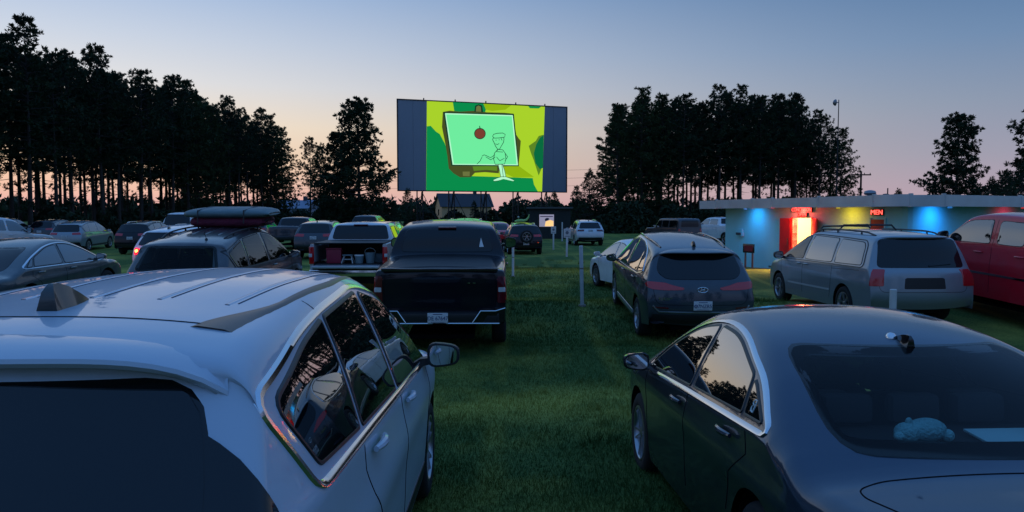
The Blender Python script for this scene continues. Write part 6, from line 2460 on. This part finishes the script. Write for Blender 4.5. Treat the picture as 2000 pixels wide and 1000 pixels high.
bpy.context.view_layer.update()
p, _ = on_vehicle(bag, (0.08, .25, 1.775))
rb = empty("roof_bag", p, bag['root'].rotation_euler)
tag(rb, "long red roof bag under a pale teal cover, strapped on the dark grey suv", "roof bag")
def bag_shell(name, z0, z1, w, y0, y1, m, pw=2.6):
    V, F = [], []
    nu_, nv_ = 22, 26
    for i in range(nu_ + 1):
        u = -1 + 2 * i / nu_
        for k in range(nv_):
            a_ = 2 * PI * k / nv_
            ca, sa = math.cos(a_), math.sin(a_)
            s_ = (1 - abs(u) ** 4) ** 0.5
            ex = math.copysign(abs(ca) ** (2 / pw), ca)
            ez = math.copysign(abs(sa) ** (2 / pw), sa)
            V.append((u * w / 2 + .0, (y0 + y1) / 2 + ex * (y1 - y0) / 2 * (.55 + .45 * s_), (z0 + z1) / 2 + ez * (z1 - z0) / 2 * (.25 + .75 * s_) - .02 * (1 - s_)))
    for i in range(nu_):
        for k in range(nv_):
            F.append((i * nv_ + k, i * nv_ + (k + 1) % nv_, (i + 1) * nv_ + (k + 1) % nv_, (i + 1) * nv_ + k))
    F += [tuple(range(nv_)), tuple(nu_ * nv_ + k for k in range(nv_))[::-1]]
    return mesh_obj(name, V, F, m, rb, True, None)
bag_shell("bag", -.02, .25, 1.50, -.55, .55, mat("dark_red_canvas", (0.14, 0.014, 0.04), rough=0.85, noise=(7, 0.4), bump=(14, 0.8)))
bag_shell("cover", .17, .385, 1.70, -.62, .62, mat("pale_teal_tarp", (0.11, 0.17, 0.175), rough=0.55, noise=(5, 0.2), bump=(6, 0.5)))
b = MB()
for x_ in (-.45, .45):
    b = MB()
    b.tube([(x_, -.63, .10), (x_, -.60, .345), (x_, 0, .392), (x_, .60, .345), (x_, .63, .10)], .012, 5)
    b.build("strap", PLASTIC, rb)

# 10 --- blue-grey sedan at the left edge
sp = mod(SEDAN_SPEC(), shape=dict(nst=100), whip=(.10, -1.0, .20))
sp.pop('fin')
build_vehicle("parked_sedan", "dull blue-grey sedan at the left edge with a stubby roof aerial", "car", sp, -10.05, 15.3, 0.5, TEALGREY, dz=.05)

# 11 --- white crossover with its brake light lit
sp = mod(resize(SUV_SPEC(), .97, 1.0), shape=dict(nst=70), corner_lights=[])
def brake_extra(a):
    root, K = a['root'], a['K']
    for q in (1, -1):
        pn = a['panel']("brake_light", round_poly([(q * .58, .87), (q * .80, .86), (q * .80, 1.06), (q * .62, 1.04)], .02), 'B', LITLENS, .03, 10, 6, .03)
        c = K.cast('B', q * .72, .97, .03)
        b = MB()
        b.lathe([(.001, -.02), (.05, -.012), (.05, .0), (.001, .0)], 12, 'y', c)
        b.build("bulb", LITCORE, pn)
build_vehicle("parked_suv", "white crossover with glowing red brake lights, left of the roof-bag suv", "car", sp, -10.90, 25.0, 0.0, WHITE2, extra=brake_extra, dz=.08)
bpy.context.view_layer.update()
for q in (1, -1):
    lamp("brake_glow", 'POINT', (-10.90 + q * .72, 22.40, .95), 2.2, (1.0, 0.02, 0.03), 0.08)

# 12.. --- more vehicles further off
def far(spec, name, label, cat, x, y, yaw, pm, L=1.0, H=1.0, W=None, dz=0, **kw):
    s = resize(spec, L, H, W)
    s = mod(s, shape=dict(nst=64), **LOW)
    s.update(kw)
    ex = s.pop('extra', None)
    return build_vehicle(name, label, cat, s, x, y, yaw, pm, None, dz, None, ex)
RAIL = dict(rails=(.60, -1.4, .4, .045, CHROME))
far(SUV_SPEC(), "parked_suv", "black suv with bright roof rails, right of the silver side-on suv", "car", -20.4, 41.6, 2, BLACKP, 1.02, 1.06, **RAIL)
far(SUV_SPEC(), "parked_suv", "silver suv with dark rear glass, beyond the white pickup's bonnet", "car", -25.6, 44.2, 5, SILVERP, 1.0, 1.02, rails=(.60, -1.4, .4, .04, PLASTIC))
far(TRUCK_SPEC(), "pickup_truck", "white pickup cut off by the left edge, seen over the blue-grey sedan", "pickup", -21.0, 29.4, -6, PALESIL, 1.0, 1.02, dz=.08)
def spare_extra(a):
    K, root = a['K'], a['root']
    c = K.cast('B', 0.02, 1.00, .0)
    w_ = add_wheel(root, 0.02, c.y - .12, .345, 'six', z=1.00)
    w_.rotation_euler = (0, 0, -PI / 2)
    w_.name = "spare_wheel"
far(SUV_SPEC(), "parked_suv", "black suv with a spare wheel on its tailgate, at the end of the aisle", "car", .55, 41.2, 5, BLACKP, .98, 1.0, extra=spare_extra, plate=(.62, "BVT 2047", False), **RAIL)
bpy.context.view_layer.update()
fl = empty("inflatable", (0.45, 40.6, float(ground(.45, 40.6)) + 1.715), (0, 0, R(5)))
tag(fl, "lime green inflatable with a curled tail on the roof of the spare-wheel suv", "inflatable")
b = MB()
b.tube([(-.30, 0, .06), (-.15, 0, .09), (0.05, 0, .10), (.22, 0, .10), (.36, 0, .16), (.46, 0, .30), (.50, 0, .46)], [.05, .09, .10, .085, .06, .045, .02], 10)
b.build("tube", mat("lime_vinyl", (0.30, 0.55, 0.14), rough=0.35), fl)
blob("valve_ball", (-.10, 0, .30), (.055, .055, .055), mat("pale_vinyl", (0.45, 0.5, 0.4), rough=0.4), fl)
b = MB()
b.tube([(-.10, 0, .14), (-.10, 0, .26)], .012, 6)
b.build("stem", mat("lime_vinyl", (0.3, 0.55, 0.14)), fl)
far(SUV_SPEC(), "parked_suv", "pale silver suv facing away near the brush, right of the aisle notices", "car", 5.1, 51.9, 4, PALESIL, 1.05, 1.03, 1.95, plate=(1.02, "3GK 5508", False), corner_lights=[([(-.26, .98), (.14, .98), (.12, 1.10), (-.24, 1.12)], DARKLENS, .012)], **RAIL)
far(SEDAN_SPEC(), "parked_hatchback", "small red car half hidden behind the black pickup's cab", "car", -.95, 48.6, 2, REDP, .9, 1.08)
far(SUV_SPEC(), "parked_suv", "dark suv with white plate between two pickups left of centre", "car", -9.25, 36.6, 1, GUNMETAL, 1.06, 1.06, 1.95, plate=(.98, "EQL 731", False))
far(TRUCK_SPEC(), "pickup_truck", "dark blue pickup behind the tip of the roof bag", "pickup", -13.3, 46.3, 0, NAVYP, 1.0, 1.0)
far(SUV_SPEC(), "parked_suv", "dark suv with pale roof rails just behind the open pickup's cab", "car", -5.4, 31.4, 0, GUNMETAL, 1.08, 1.10, 1.95, **RAIL)
far(VAN_SPEC(), "minivan", "dark van whose roof shows above the open pickup", "van", -9.6, 50.5, 0, TEALGREY, 1.0, 1.20)
far(SUV_SPEC(), "parked_suv", "dark suv whose roof rails show over the black pickup's cab", "car", -1.85, 30.6, 0, BLACKP, 1.08, 1.12, 1.95, dz=.10, rails=(.60, -1.4, .4, .05, CHROME))
far(VAN_SPEC(), "minivan", "tall white van left of the roof bag", "van", -20.2, 47.0, 0, WHITE2, 1.0, 1.28)
far(SUV_SPEC(), "parked_suv", "low white wagon behind the glowing brake lights", "car", -15.4, 36.2, 1, WHITE2, 1.02, .96, **RAIL)
far(SUV_SPEC(), "parked_suv", "dark suv in the far row behind the silver side-on suv", "car", -33.2, 54, 3, GUNMETAL, 1.0, 1.02)
far(BOXY_SPEC(), "parked_suv", "boxy dark off-roader with upright windows, near the right grove", "car", 11.2, 51.6, 20, GUNMETAL, 1.0, 1.0)
far(TRUCK_SPEC(), "pickup_truck", "white crew-cab pickup half hidden by the concession building's corner", "pickup", 15.35, 54.6, 21, WHITE2, 1.0, 1.0)
far(SEDAN_SPEC(), "parked_sedan", "dark sedan in the far row at the foot of the left grove, between two suvs", "car", -27.5, 62, 3, NAVYP)
far(SUV_SPEC(), "parked_suv", "grey suv in the far row, showing just past the black suv with rails", "car", -19.2, 57, 2, TEALGREY, 1.0, 1.0)
far(SEDAN_SPEC(), "parked_sedan", "graphite sedan in the far row left of the dark blue pickup", "car", -17.4, 63, 2, GUNMETAL)
far(SUV_SPEC(), "parked_suv", "navy suv in the far row, farthest left behind the white pickup", "car", -39.5, 58, 4, NAVYP, 1.02, 1.04)
